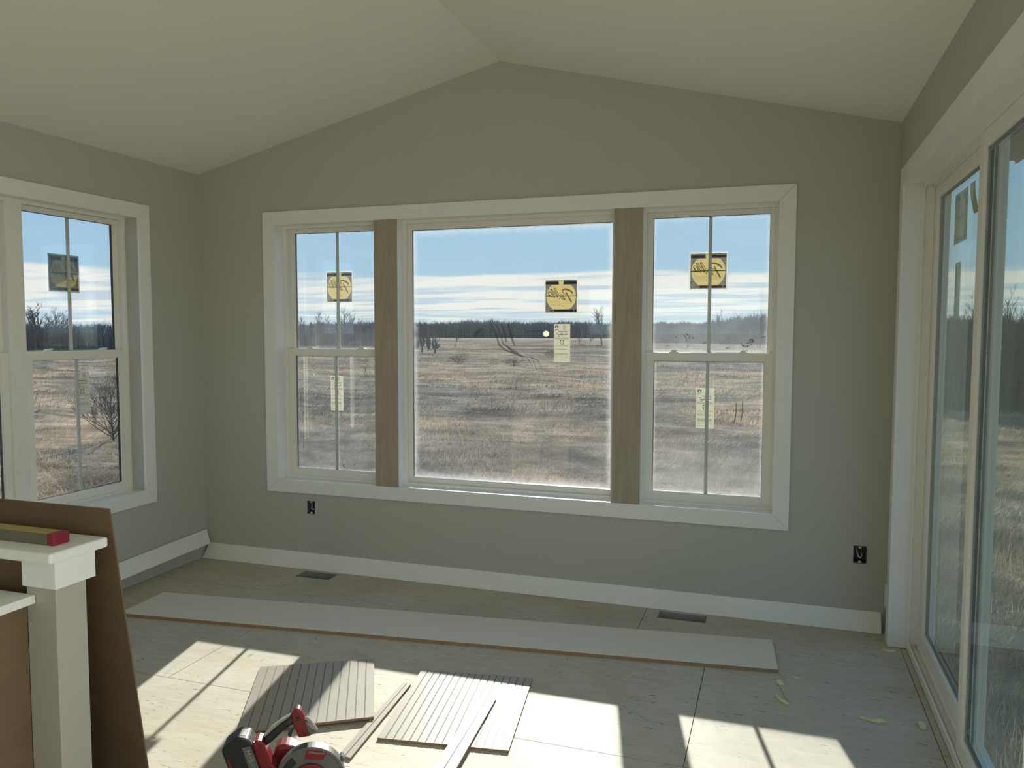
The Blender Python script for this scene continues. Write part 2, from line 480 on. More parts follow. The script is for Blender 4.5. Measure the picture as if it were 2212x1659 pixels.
# --- floor: sheets of subflooring with open joints
floor = root('floor', (2.25, -4, 0), 'beige wood strand subfloor in large sheets', None, None, 'structure')
VENTS = [(0.882, 1.139, -0.214, -0.084), (3.289, 3.560, -0.200, -0.084)]
idz = lambda u, v, d: (u, v, d)
bm = bmesh.new()
grid_slab(bm, -WT, R + 0.11, YB - WT, WT, VENTS, idz, -0.20, -0.021)
obj('floor_deck', bm, 'subfloor', floor)
rows = [(-0.512, 0.0, [0.77, 3.211]), (-1.735, -0.512, [1.208, 3.606]), (-2.955, -1.735, [0.3, 2.74]), (-4.175, -2.955, [1.2, 3.64]), (-5.395, -4.175, [0.4, 2.84]), (-6.615, -5.395, [1.2, 3.6]), (-8.2, -6.615, [2.2])]
for y0, y1, cuts in rows:
    xs = [0.0] + cuts + [R + 0.045]
    for xa, xb in zip(xs, xs[1:]):
        bm = bmesh.new()
        g = 0.0017
        hs = [h for h in VENTS if h[0] < xb and h[1] > xa and h[2] < y1 and h[3] > y0]
        grid_slab(bm, xa + g, xb - g, y0 + g, y1 - (g if y1 < 0 else 0), hs, idz, -0.020, 0.0)
        obj('subfloor_sheet', bm, 'subfloor', floor)
# narrow strip of flooring in front of the sliding door's sill
bxo('subfloor_strip', (R + 0.047, R + 0.072, -2.53, -0.24, -0.02, -0.001), 'subfloor', floor)

# --- walls
fn_back = lambda u, v, d: (u, d, v)
fn_x = lambda u, v, d: (d, u, v)
WIN_BACK = (0.615, 3.915, 0.590, 2.372)
BOXES = [(0.848, 0.908, 0.374, 0.466), (4.332, 4.400, 0.364, 0.462)]
bm = bmesh.new()
grid_slab(bm, -WT, R + WT, -0.2, EAVE, [WIN_BACK] + BOXES, fn_back, 0.0, WT)
hexa(bm, [(-WT, 0, EAVE), (R + WT, 0, EAVE), (AX, 0, AZ + 0.04)], [(-WT, WT, EAVE), (R + WT, WT, EAVE), (AX, WT, AZ + 0.04)])
tag(obj('wall_back', bm, 'wall_paint'), 'greige painted gable wall with the wide three-part window', kind='structure')
WIN_LEFT = (-2.165, -0.583, 0.580, 2.368)
bm = bmesh.new()
grid_slab(bm, YB - WT, -0.0, -0.2, EAVE, [WIN_LEFT], fn_x, -WT, 0.0)
tag(obj('wall_left', bm, 'wall_paint'), 'greige painted side wall with a double-hung window pair', kind='structure')
DOOR = (-2.545, -0.225, -0.20, 2.387)
SIDEWIN = (-7.5, -5.6, 0.55, 2.35)  # unseen opening added for the side fill light
NEARWIN = (-4.70, -3.20, 0.55, 2.35)  # unseen opening added for the near fill light
bm = bmesh.new()
grid_slab(bm, YB - WT, -0.0, -0.2, EAVE, [DOOR, SIDEWIN, NEARWIN], fn_x, R, R + WT)
tag(obj('wall_right', bm, 'wall_paint'), 'greige painted side wall around the sliding glass door', kind='structure')
REARWIN = (0.80, 3.70, 0.60, 2.40)  # unseen opening added for the rear fill light
bm = bmesh.new()
grid_slab(bm, -WT, R + WT, -0.2, EAVE, [REARWIN], fn_back, YB - WT, YB)
hexa(bm, [(-WT, YB - WT, EAVE), (R + WT, YB - WT, EAVE), (AX, YB - WT, AZ + 0.04)], [(-WT, YB, EAVE), (R + WT, YB, EAVE), (AX, YB, AZ + 0.04)])
tag(obj('wall_front', bm, 'wall_paint'), 'greige painted gable wall behind the camera', kind='structure')

# --- ceiling: two sloped planes meeting at the ridge
bm = bmesh.new()
th = 0.12
for side in (0, 1):
    xe = -WT if side == 0 else R + WT
    ze = EAVE - WT * SLOPE
    hexa(bm, [(xe, YB - WT, ze), (AX, YB - WT, AZ), (AX, WT, AZ), (xe, WT, ze)], [(xe, YB - WT, ze + th), (AX, YB - WT, AZ + th), (AX, WT, AZ + th), (xe, WT, ze + th)])
tag(obj('ceiling', bm, 'ceiling_paint'), 'off-white vaulted ceiling with a shallow ridge', kind='structure')

# --- roof outside: slabs, flat soffits and fascia boards (the eave shows through the sliding door)
roof = root('roof', (2.25, -4, 2.7), 'house roof with flat soffits, eave seen through the sliding door', None, None, 'structure')
OVX, OVY = 0.455, 0.26
for side in (0, 1):
    bm = bmesh.new()
    xe = -WT - OVX if side == 0 else R + WT + OVX
    ze = EAVE - (WT + OVX) * SLOPE + 0.14
    hexa(bm, [(xe, YB - 0.5, ze), (AX, YB - 0.5, AZ + 0.14), (AX, WT + OVY, AZ + 0.14), (xe, WT + OVY, ze)], [(xe, YB - 0.5, ze + 0.15), (AX, YB - 0.5, AZ + 0.29), (AX, WT + OVY, AZ + 0.29), (xe, WT + OVY, ze + 0.15)])
    obj('roof_slab', bm, 'roofing', roof)
    xw = -WT if side == 0 else R + WT
    bxo('soffit', (xw, xe, YB - 0.5, WT + OVY, 2.585, 2.600), 'soffit', roof)
    xf = xe + (0.02 if side else -0.02)
    bxo('fascia', (xe, xf, YB - 0.5, WT + OVY, 2.570, 2.86), 'soffit', roof)
    for yy in (-0.45, -1.75, -3.05):          # ribs of the aluminium soffit seen through the door
        bxo('soffit_rib', (xw + (0.02 if side else -0.02), xe, yy, yy + 0.05, 2.574, 2.585), 'siding', roof)

# ================================================================== WINDOWS
class Frame:
    """maps (u, d, z): u along the wall, d outward depth from the wall's inner face, z up"""
    def __init__(s, wall): s.w = wall
    def ext(s, u0, u1, d0, d1, z0, z1):
        if s.w == 'back': return (u0, u1, d0, d1, z0, z1)
        if s.w == 'left': return (-d0, -d1, u0, u1, z0, z1)
        if s.w == 'right': return (R + d0, R + d1, u0, u1, z0, z1)
        if s.w == 'front': return (u0, u1, YB - d0, YB - d1, z0, z1)
    def pt(s, u, d, z):
        if s.w == 'back': return Vector((u, d, z))
        if s.w == 'left': return Vector((-d, u, z))
        if s.w == 'right': return Vector((R + d, u, z))
        if s.w == 'front': return Vector((u, YB - d, z))
    def bx(s, bm, *a): box(bm, *s.ext(*a))
BACK, LEFT, RIGHT, FRONT = Frame('back'), Frame('left'), Frame('right'), Frame('front')

def mitred(F, parent, u0, u1, z0, z1, w, d0, d1, mat, sides='tlrb', name='casing_board'):
    """four boards with mitred corners around an opening; (u0,u1,z0,z1) is the outer outline"""
    a, b, c, e = u0 + w, u1 - w, z0 + w, z1 - w
    polys = {'t': [(u0, z1), (u1, z1), (b, e), (a, e)], 'b': [(u0, z0), (a, c), (b, c), (u1, z0)],
             'l': [(u0, z0), (u0, z1), (a, e), (a, c)], 'r': [(u1, z0), (b, c), (b, e), (u1, z1)]}
    if 'b' not in sides:
        polys['l'] = [(u0, z0), (u0, z1), (a, e), (a, z0)]; polys['r'] = [(u1, z0), (b, z0), (b, e), (u1, z1)]
    for k in sides:
        p = polys[k]; cu = sum(q[0] for q in p) / 4; cz = sum(q[1] for q in p) / 4
        g = 0.0006
        p = [(u + g * (1 if u < cu else -1) * (k in 'tb'), z + g * (1 if z < cz else -1) * (k in 'lr')) for u, z in p]
        bm = bmesh.new()
        prism(bm, p, lambda u, v, d: F.pt(u, d, v), d0, d1)
        obj(name, bm, mat, parent, bevel=0.0012)

def ring(bm, F, u0, u1, z0, z1, wl, wr, wb, wt, d0, d1):
    F.bx(bm, u0, u0 + wl, d0, d1, z0, z1); F.bx(bm, u1 - wr, u1, d0, d1, z0, z1)
    F.bx(bm, u0 + wl, u1 - wr, d0, d1, z0, z0 + wb); F.bx(bm, u0 + wl, u1 - wr, d0, d1, z1 - wt, z1)

def sash(F, parent, name, u0, u1, z0, z1, ws, wb, wt, d0, d1, glass, grille_u=None):
    bm = bmesh.new()
    ring(bm, F, u0, u1, z0, z1, ws, ws, wb, wt, d0, d1)
    # glazing bead, a small step towards the pane
    s = obj(name, bm, 'vinyl_white', parent, bevel=0.0012)
    bm = bmesh.new()
    ring(bm, F, u0 + ws - 0.001, u1 - ws + 0.001, z0 + wb - 0.001, z1 - wt + 0.001, 0.006, 0.006, 0.006, 0.006, d0 + 0.006, d1 - 0.012)
    obj('glazing_bead', bm, 'vinyl_white', s)
    dm = (d0 + d1) / 2 + 0.002
    bm = bmesh.new()
    ring(bm, F, u0 + ws - 0.002, u1 - ws + 0.002, z0 + wb - 0.002, z1 - wt + 0.002, 0.0085, 0.0085, 0.0085, 0.0085, dm - 0.0085, dm + 0.0085)
    obj('spacer', bm, 'gasket', s)
    bm = bmesh.new()
    F.bx(bm, u0 + ws - 0.002, u1 - ws + 0.002, dm - 0.010, dm + 0.010, z0 + wb - 0.002, z1 - wt + 0.002)
    obj('glass_pane', bm, glass, s)
    if grille_u is not None:
        bm = bmesh.new()
        F.bx(bm, grille_u - 0.0095, grille_u + 0.0095, dm - 0.004, dm + 0.004, z0 + wb, z1 - wt)
        obj('grille_bar', bm, 'grille_white', s)
    return s, dm

def double_hung(F, name, u0, u1, z0, z1, glass_up, glass_lo, label):
    """u0..u1, z0..z1: clear opening between the extension jambs"""
    w = root(name, F.pt((u0 + u1) / 2, 0.15, z0), label, None, None, 'structure')
    bm = bmesh.new()
    e = 0.003
    ring(bm, F, u0 - e, u1 + e, z0 - e, z1 + e, 0.022, 0.022, 0.016, 0.022, 0.098, 0.112)
    ring(bm, F, u0 - e, u1 + e, z0 - e, z1 + e, 0.013, 0.013, 0.012, 0.014, 0.112, 0.200)
    for uu_ in (u0 + 0.010, u1 - 0.016):       # parting stops seen beside the upper sash
        F.bx(bm, uu_, uu_ + 0.006, 0.112, 0.147, z0, z1)
    obj('frame', bm, 'vinyl_white', w, bevel=0.001)
    gu = (u0 + u1) / 2
    up, du = sash(F, w, 'upper_sash', u0 + 0.011, u1 - 0.011, 1.474, z1 - 0.014, 0.0355, 0.036, 0.0265, 0.149, 0.185, glass_up, gu)
    lo, dl = sash(F, w, 'lower_sash', u0 + 0.016, u1 - 0.016, z0 + 0.010, 1.514, 0.047, 0.051, 0.046, 0.113, 0.147, glass_lo, gu)
    for q in (0.24, 0.76):
        uc = u0 + (u1 - u0) * q
        bm = bmesh.new()
        F.bx(bm, uc - 0.028, uc + 0.028, 0.118, 0.146, 1.514, 1.519)
        F.bx(bm, uc - 0.016, uc + 0.016, 0.122, 0.142, 1.519, 1.528)
        F.bx(bm, uc - 0.010, uc + 0.026, 0.116, 0.124, 1.524, 1.531)
        obj('sash_lock', bm, 'vinyl_white', lo, bevel=0.0015)
    return w, du, dl

# --- the wide back window: casing, extension jambs, two mull posts
trim1 = root('trim_1', (2.26, 0, 0.52), 'white mitred casing around the wide back window, with two bare wood mull boards', None, None, 'structure')
CU0, CU1, CZ0, CZ1, CW = 0.537, 3.9908, 0.5190, 2.4486, 0.0895
mitred(BACK, trim1, CU0, CU1, CZ0, CZ1, CW, -0.018, 0.0, 'trim_white')
J = 0.004
jz0, jz1 = CZ0 + CW - J, CZ1 - CW + J
jl, jr = CU0 + CW + 0.0005, CU1 - CW + J
for nm, a in (('extension_jamb', (jl - 0.016, jl, -0.0005, 0.2, jz0, jz1)), ('extension_jamb', (jr, jr + 0.016, -0.0005, 0.2, jz0, jz1)),
              ('head_jamb', (jl - 0.016, jr + 0.016, -0.0005, 0.2, jz1, jz1 + 0.016)), ('stool_board', (jl - 0.016, jr + 0.016, -0.0005, 0.2, jz0 - 0.016, jz0))):
    bxo(nm, BACK.ext(*a), 'trim_white', trim1)
MULLS = [(1.3935, 1.5500), (2.9830, 3.1450)]
for a, b in MULLS:
    bxo('mull_post', BACK.ext(a + 0.001, b - 0.001, -0.0015, 0.2, jz0, jz1), 'trim_white', trim1)
    bxo('mull_board', BACK.ext(a - 0.002, b + 0.004, -0.0185, -0.002, CZ0 + CW - 0.001, CZ1 - CW + 0.001), 'mull_wood', trim1, bevel=0.001, label='bare brown wood mull board')
w1, du1, dl1 = double_hung(BACK, 'window_1', jl, MULLS[0][0] + 0.001, jz0, jz1, 'glass_back', 'glass_back', 'left double-hung unit of the wide back window')
w3, du3, dl3 = double_hung(BACK, 'window_3', MULLS[1][1] - 0.010, jr, jz0, jz1, 'glass_dusty', 'glass_dusty', 'right double-hung unit of the wide back window, dusty glass')
w2 = root('window_2', (2.26, 0.15, jz0), 'large fixed picture unit in the middle of the back window', None, None, 'structure')
pu0, pu1 = MULLS[0][1] - 0.001, MULLS[1][0] + 0.001
bm = bmesh.new()
ring(bm, BACK, pu0 - 0.003, pu1 + 0.003, jz0 - 0.003, jz1 + 0.003, 0.020, 0.020, 0.020, 0.022, 0.098, 0.125)
ring(bm, BACK, pu0 - 0.003, pu1 + 0.003, jz0 - 0.003, jz1 + 0.003, 0.014, 0.014, 0.014, 0.014, 0.125, 0.2)
obj('frame', bm, 'vinyl_white', w2, bevel=0.001)
ps, dp = sash(BACK, w2, 'fixed_sash', pu0 + 0.010, pu1 - 0.010, jz0 + 0.010, jz1 - 0.012, 0.027, 0.037, 0.040, 0.128, 0.180, 'glass_picture')

# --- left wall window pair
trim2 = root('trim_2', (0, -1.33, 0.505), 'white mitred casing around the left wall window pair', None, None, 'structure')
LU0, LU1, LZ0, LZ1 = -2.255, -0.494, 0.505, 2.4465
mitred(LEFT, trim2, LU0, LU1, LZ0, LZ1, CW, -0.018, 0.0, 'trim_white')
lz0, lz1, lu0, lu1 = LZ0 + CW - J, LZ1 - CW + J, LU0 + CW - J, LU1 - CW + J
for nm, a in (('extension_jamb', (lu0 - 0.016, lu0, -0.0005, 0.2, lz0, lz1)), ('extension_jamb', (lu1, lu1 + 0.012, -0.0005, 0.2, lz0, lz1)),
              ('head_jamb', (lu0 - 0.016, lu1 + 0.012, -0.0005, 0.2, lz1, lz1 + 0.016)), ('stool_board', (lu0 - 0.016, lu1 + 0.012, -0.0005, 0.2, lz0 - 0.014, lz0))):
    bxo(nm, LEFT.ext(*a), 'trim_white', trim2)
LM = (-1.402, -1.337)
bxo('mull_cover', LEFT.ext(LM[0], LM[1], 0.096, 0.2, lz0, lz1), 'vinyl_white', trim2)
w4, du4, dl4 = double_hung(LEFT, 'window_4', LM[1], lu1, lz0, lz1, 'glass_left', 'glass_left', 'double-hung window of the left wall nearest the corner')
w5, du5, dl5 = double_hung(LEFT, 'window_5', lu0, LM[0], lz0, lz1, 'glass_left', 'glass_left', 'double-hung window of the left wall cut by the picture edge')

# --- unseen windows added out of frame as settings for the fill lights
for nm, F, o, gl, lb in (('added_window_6', FRONT, REARWIN, 'glass_back', 'unseen fixed window added behind the camera for a fill light'), ('added_window_7', RIGHT, SIDEWIN, 'glass_left', 'unseen fixed window added in the right wall behind the camera for a fill light'), ('added_window_8', RIGHT, NEARWIN, 'glass_left', 'unseen fixed window added in the right wall beside the camera for a fill light')):
    w = root(nm, F.pt((o[0] + o[1]) / 2, 0.1, o[2]), lb, None, None, 'structure')
    mitred(F, w, o[0] - 0.08, o[1] + 0.08, o[2] - 0.08, o[3] + 0.08, CW, -0.018, 0.0, 'trim_white')
    bm = bmesh.new(); ring(bm, F, o[0], o[1], o[2], o[3], 0.05, 0.05, 0.05, 0.05, 0.08, 0.15)
    obj('frame', bm, 'vinyl_white', w)
    bm = bmesh.new(); F.bx(bm, o[0] + 0.04, o[1] - 0.04, 0.10, 0.12, o[2] + 0.04, o[3] - 0.04)
    obj('glass_pane', bm, gl, w)

# ================================================================== SLIDING DOOR
trim3 = root('trim_3', (R, -1.38, 0), 'white casing around the sliding glass door', None, None, 'structure')
DU0, DU1, DZ1 = -2.622, -0.148, 2.4645
mitred(RIGHT, trim3, DU0, DU1, 0.002, DZ1, CW, -0.018, 0.0, 'trim_white', 'tlr')
dj0, dj1, dz1 = DU0 + CW - J, DU1 - CW + J, DZ1 - CW + J
bxo('side_jamb', RIGHT.ext(dj1, dj1 + 0.009, -0.0005, 0.080, 0.002, dz1), 'trim_white', trim3)
bxo('side_jamb', RIGHT.ext(dj0 - 0.009, dj0, -0.0005, 0.080, 0.002, dz1), 'trim_white', trim3)
bxo('head_jamb', RIGHT.ext(dj0 - 0.009, dj1 + 0.009, -0.0005, 0.080, dz1 - 0.0005, dz1 + 0.0085), 'trim_white', trim3)
door = root('door_1', (R + 0.12, -1.38, 0), 'white two-panel sliding glass patio door', None, None, 'structure')
bm = bmesh.new()
e = 0.004
RIGHT.bx(bm, dj1 - 0.008, dj1 + e, 0.074, 0.20, 0.0, dz1)
RIGHT.bx(bm, dj1 - 0.018, dj1 + e - 0.001, 0.0732, 0.083, 0.0, dz1 - 0.0007)
RIGHT.bx(bm, dj1 - 0.018, dj1 + e - 0.001, 0.118, 0.126, 0.0, dz1 - 0.0007)
RIGHT.bx(bm, dj0 - e, dj0 + 0.010, 0.074, 0.20, 0.0, dz1)
RIGHT.bx(bm, dj0 + 0.010, dj1 - 0.008, 0.074, 0.20, dz1 - 0.014, dz1 + e)
RIGHT.bx(bm, dj0 + 0.010, dj1 - 0.008, 0.0732, 0.083, dz1 - 0.026, dz1 - 0.0005)
RIGHT.bx(bm, dj0 + 0.010, dj1 - 0.008, 0.118, 0.126, dz1 - 0.026, dz1)
obj('frame', bm, 'vinyl_white', door, bevel=0.001)
bm = bmesh.new()
RIGHT.bx(bm, dj0 - e, dj1 + e, 0.074, 0.21, -0.03, 0.012)
RIGHT.bx(bm, dj0 - e, dj1 + e, 0.074, 0.081, 0.012, 0.040)
RIGHT.bx(bm, dj0, dj1, 0.098, 0.102, 0.012, 0.026)
RIGHT.bx(bm, dj0, dj1, 0.118, 0.126, 0.012, 0.034)
obj('sill_track', bm, 'vinyl_white', door, bevel=0.001)
def door_panel(u0, u1, d0, d1):
    bm = bmesh.new()
    ring(bm, RIGHT, u0, u1, 0.028, dz1 - 0.016, 0.062, 0.062, 0.082, 0.062, d0, d1)
    p = obj('door_panel', bm, 'vinyl_white', door, bevel=0.002)
    bm = bmesh.new()
    ring(bm, RIGHT, u0 + 0.061, u1 - 0.061, 0.109, dz1 - 0.077, 0.010, 0.010, 0.010, 0.010, d0 + 0.005, d1 - 0.010)
    obj('glazing_bead', bm, 'vinyl_white', p)
    dm = (d0 + d1) / 2 + 0.003
    bm = bmesh.new()
    ring(bm, RIGHT, u0 + 0.061, u1 - 0.061, 0.109, dz1 - 0.077, 0.013, 0.013, 0.013, 0.013, dm - 0.008, dm + 0.008)
    obj('spacer', bm, 'gasket', p)
    bm = bmesh.new()
    RIGHT.bx(bm, u0 + 0.060, u1 - 0.060, dm - 0.010, dm + 0.010, 0.108, dz1 - 0.076)
    obj('glass_pane', bm, 'glass_door', p)
    return p, dm
MEET = -1.385
pb, dB = door_panel(dj0 + 0.012, MEET + 0.026, 0.084, 0.120)
pa, dA = door_panel(MEET - 0.036, dj1 - 0.020, 0.128, 0.164)

# ================================================================== STICKERS AND LABELS ON THE PANES
def sticker_round(F, u0, u1, z0, z1, d, label, flip=1):
    """square printed film: white border, grey ground, yellow disc, black bars, script word readable from outdoors"""
    s = root('window_sticker', F.pt((u0 + u1) / 2, d, z0), label, 'sticker', 'printed stickers on the window panes')
    cu, cz, h = (u0 + u1) / 2, (z0 + z1) / 2, (u1 - u0) / 2
    hv = (z1 - z0) / 2
    P = lambda x, y, dd: F.pt(cu + x * h * flip, d + dd, cz + y * hv)
    def poly(name, pts, mat, lay, label=None):
        bm = bmesh.new(); prism(bm, pts, P, 0.0004 * lay, 0.0004 * lay - 0.0003)
        return obj(name, bm, mat, s, label=label)
    rect = lambda a, b, c, e: [(a, c), (b, c), (b, e), (a, e)]
    lay = -1
    bm = bmesh.new()
    for q in (rect(-1, 1, 0.92, 1), rect(-1, 1, -1, -0.94), rect(-1, -0.93, -0.94, 0.92), rect(0.93, 1, -0.94, 0.92)):
        prism(bm, q, P, 0.0, -0.0003)
    obj('border', bm, 'film_white', s)
    disc = []
    for k in range(48):
        a = 2 * math.pi * k / 48
        disc.append((0.885 * math.cos(a), max(-0.755, min(0.66, 0.885 * math.sin(a) - 0.02))))
    cl = []
    for q in disc:
        if not cl or (abs(q[0] - cl[-1][0]) + abs(q[1] - cl[-1][1])) > 1e-6: cl.append(q)
    poly('disc', cl, 'film_yellow', 0)
    bm = bmesh.new()
    def edge_pt(x, y):
        k = min(0.93 / abs(x) if abs(x) > 1e-6 else 9, (0.92 / y) if y > 1e-6 else 9, (-0.94 / y) if y < -1e-6 else 9)
        return (x * k, y * k)
    rimp = sorted(cl, key=lambda q: math.atan2(q[1], q[0]))
    corners = [(0.93, 0.92), (-0.93, 0.92), (-0.93, -0.94), (0.93, -0.94)]
    for q, w in zip(rimp, rimp[1:] + rimp[:1]):
        if q[1] > 0.6 and abs(q[0]) < 0.12 and abs(w[0]) < 0.12: continue
        eq, ew = edge_pt(*q), edge_pt(*w)
        pl = [q, eq]
        for c_ in corners:
            a0, a1, ac = math.atan2(q[1], q[0]), math.atan2(w[1], w[0]), math.atan2(c_[1], c_[0])
            if a0 < ac < a1: pl.append(c_)
        pl += [ew, w]
        prism(bm, pl, P, 0.0, -0.0003)
    bmesh.ops.remove_doubles(bm, verts=bm.verts, dist=1e-6)
    obj('ground', bm, 'film_grey', s)
    poly('top_bar', rect(-0.93, -0.17, 0.69, 0.84), 'film_black', lay - 1)
    poly('top_bar', rect(0.17, 0.93, 0.69, 0.84), 'film_black', lay - 1)
    poly('yellow_tab', [(-0.1155, 0.66), (0.1155, 0.66), (0.161, 0.92), (-0.161, 0.92)], 'film_yellow', 0)
    poly('header_line', rect(-0.60, 0.60, 0.885, 0.90), 'film_black', lay - 1)
    poly('bottom_bar', rect(-0.44, 0.74, -0.90, -0.77), 'film_black', lay - 1)
    poly('emblem', rect(0.79, 0.92, -0.90, -0.77), 'film_black', lay - 1)
    poly('small_print', rect(-0.70, -0.48, -0.855, -0.815), 'film_black', lay - 1)
    # fine print
    bm = bmesh.new()
    def bar(a, b, y, t=0.012): prism(bm, rect(a, b, y, y + t), P, 0.0004 * (lay - 2), 0.0004 * (lay - 2) - 0.0003)
    for k in range(5): bar(0.10, 0.78 - 0.05 * abs(k - 1), -0.22 - 0.055 * k)
    for k in range(5): bar(-0.72 + 0.03 * k, -0.06, -0.28 - 0.065 * k, 0.016)
    for k in range(4): bar(0.18, 0.62 - 0.02 * k, 0.55 - 0.07 * k)
    for k in range(2): bar(-0.62, -0.25, 0.57 - 0.07 * k)
    for y in (0.42, 0.22):                       # little open check boxes
        bar(-0.04, 0.09, y); bar(-0.04, 0.09, y + 0.13); 
        prism(bm, rect(-0.04, -0.025, y, y + 0.14), P, 0.0004 * (lay - 2), 0.0004 * (lay - 2) - 0.0003)
        prism(bm, rect(0.075, 0.09, y, y + 0.14), P, 0.0004 * (lay - 2), 0.0004 * (lay - 2) - 0.0003)
    bar(-0.80, -0.64, -0.12); bar(-0.80, -0.64, -0.24)
    obj('fine_print', bm, 'film_amber', s)['kind'] = 'stuff'
    bm = bmesh.new()
    for (x, y, r) in ((-0.10, -0.13, 0.045), (0.14, -0.57, 0.04), (-0.88, -0.60, 0.045)):
        prism(bm, [(x + r * math.cos(2 * math.pi * k / 10), y + r * math.sin(2 * math.pi * k / 10)) for k in range(10)], P, 0.0004 * (lay - 2), 0.0004 * (lay - 2) - 0.0003)
    obj('icon', bm, 'film_script', s)['kind'] = 'stuff'
    # the script word, mirrored because it reads from outdoors (x runs right to left)
    strokes = [
        ([(-0.70, 0.10), (-0.66, 0.22), (-0.50, 0.33), (-0.28, 0.40), (-0.12, 0.37), (-0.10, 0.26), (-0.20, 0.12), (-0.36, 0.05)], [.02, .045, .05, .045, .035, .025, .02, .015]),
        ([(-0.30, 0.24), (-0.42, 0.02), (-0.54, -0.18), (-0.64, -0.36)], [.03, .04, .045, .035]),
        ([(-0.18, -0.02), (-0.10, 0.06), (0.00, 0.09), (0.01, 0.03), (-0.12, -0.06), (-0.24, -0.14), (-0.22, -0.20), (-0.10, -0.16), (0.06, -0.03)], [.018, .02, .025, .025, .025, .028, .03, .025, .015]),
        ([(0.06, -0.03), (0.24, 0.26), (0.36, 0.44), (0.42, 0.46), (0.42, 0.40), (0.32, 0.20), (0.20, 0.00), (0.20, -0.06), (0.28, -0.02)], [.015, .02, .022, .024, .026, .030, .030, .025, .015]),
        ([(0.28, -0.02), (0.44, 0.22), (0.56, 0.40), (0.62, 0.42), (0.62, 0.36), (0.52, 0.18), (0.40, 0.00), (0.40, -0.06), (0.48, -0.02)], [.015, .02, .022, .024, .026, .030, .030, .025, .015]),
        ([(0.80, 0.22), (0.74, 0.28), (0.64, 0.22), (0.54, 0.08), (0.54, -0.03), (0.62, 0.00), (0.74, 0.14), (0.80, 0.22), (0.70, 0.06), (0.68, -0.02), (0.74, 0.00), (0.84, 0.08)], [.02, .022, .024, .026, .026, .022, .02, .022, .026, .024, .018, .012]),
    ]
    bm = bmesh.new()
    for pts, wd in strokes:
        # smooth the stroke, then lay a ribbon along it
        pp, ww = [], []
        for i in range(len(pts) - 1):
            p0 = Vector(pts[max(i - 1, 0)]); p1 = Vector(pts[i]); p2 = Vector(pts[i + 1]); p3 = Vector(pts[min(i + 2, len(pts) - 1)])
            for t in (0, 0.33, 0.67):
                pp.append(0.5 * ((2 * p1) + (p2 - p0) * t + (2 * p0 - 5 * p1 + 4 * p2 - p3) * t * t + (3 * p1 - p0 - 3 * p2 + p3) * t ** 3))
                ww.append(wd[i] + (wd[i + 1] - wd[i]) * t)
        pp.append(Vector(pts[-1])); ww.append(wd[-1])
        L, Rr = [], []
        for i, p in enumerate(pp):
            t = (pp[min(i + 1, len(pp) - 1)] - pp[max(i - 1, 0)]).normalized()
            nrm = Vector((-t.y, t.x)) * ww[i]
            L.append(p + nrm); Rr.append(p - nrm)
        for i in range(len(pp) - 1):
            q = [L[i], L[i + 1], Rr[i + 1], Rr[i]]
            z0_ = 0.0004 * (lay - 3)
            prism(bm, [(-a.x * 0.98, a.y) for a in q], P, z0_, z0_ - 0.0003)
    obj('script_word', bm, 'film_script', s)
    bm = bmesh.new(); prism(bm, rect(-0.93, 0.93, -0.025, 0.022), P, 0.0004 * (lay - 4), 0.0004 * (lay - 4) - 0.0003)
    obj('centre_rule', bm, 'film_black', s)
    return s

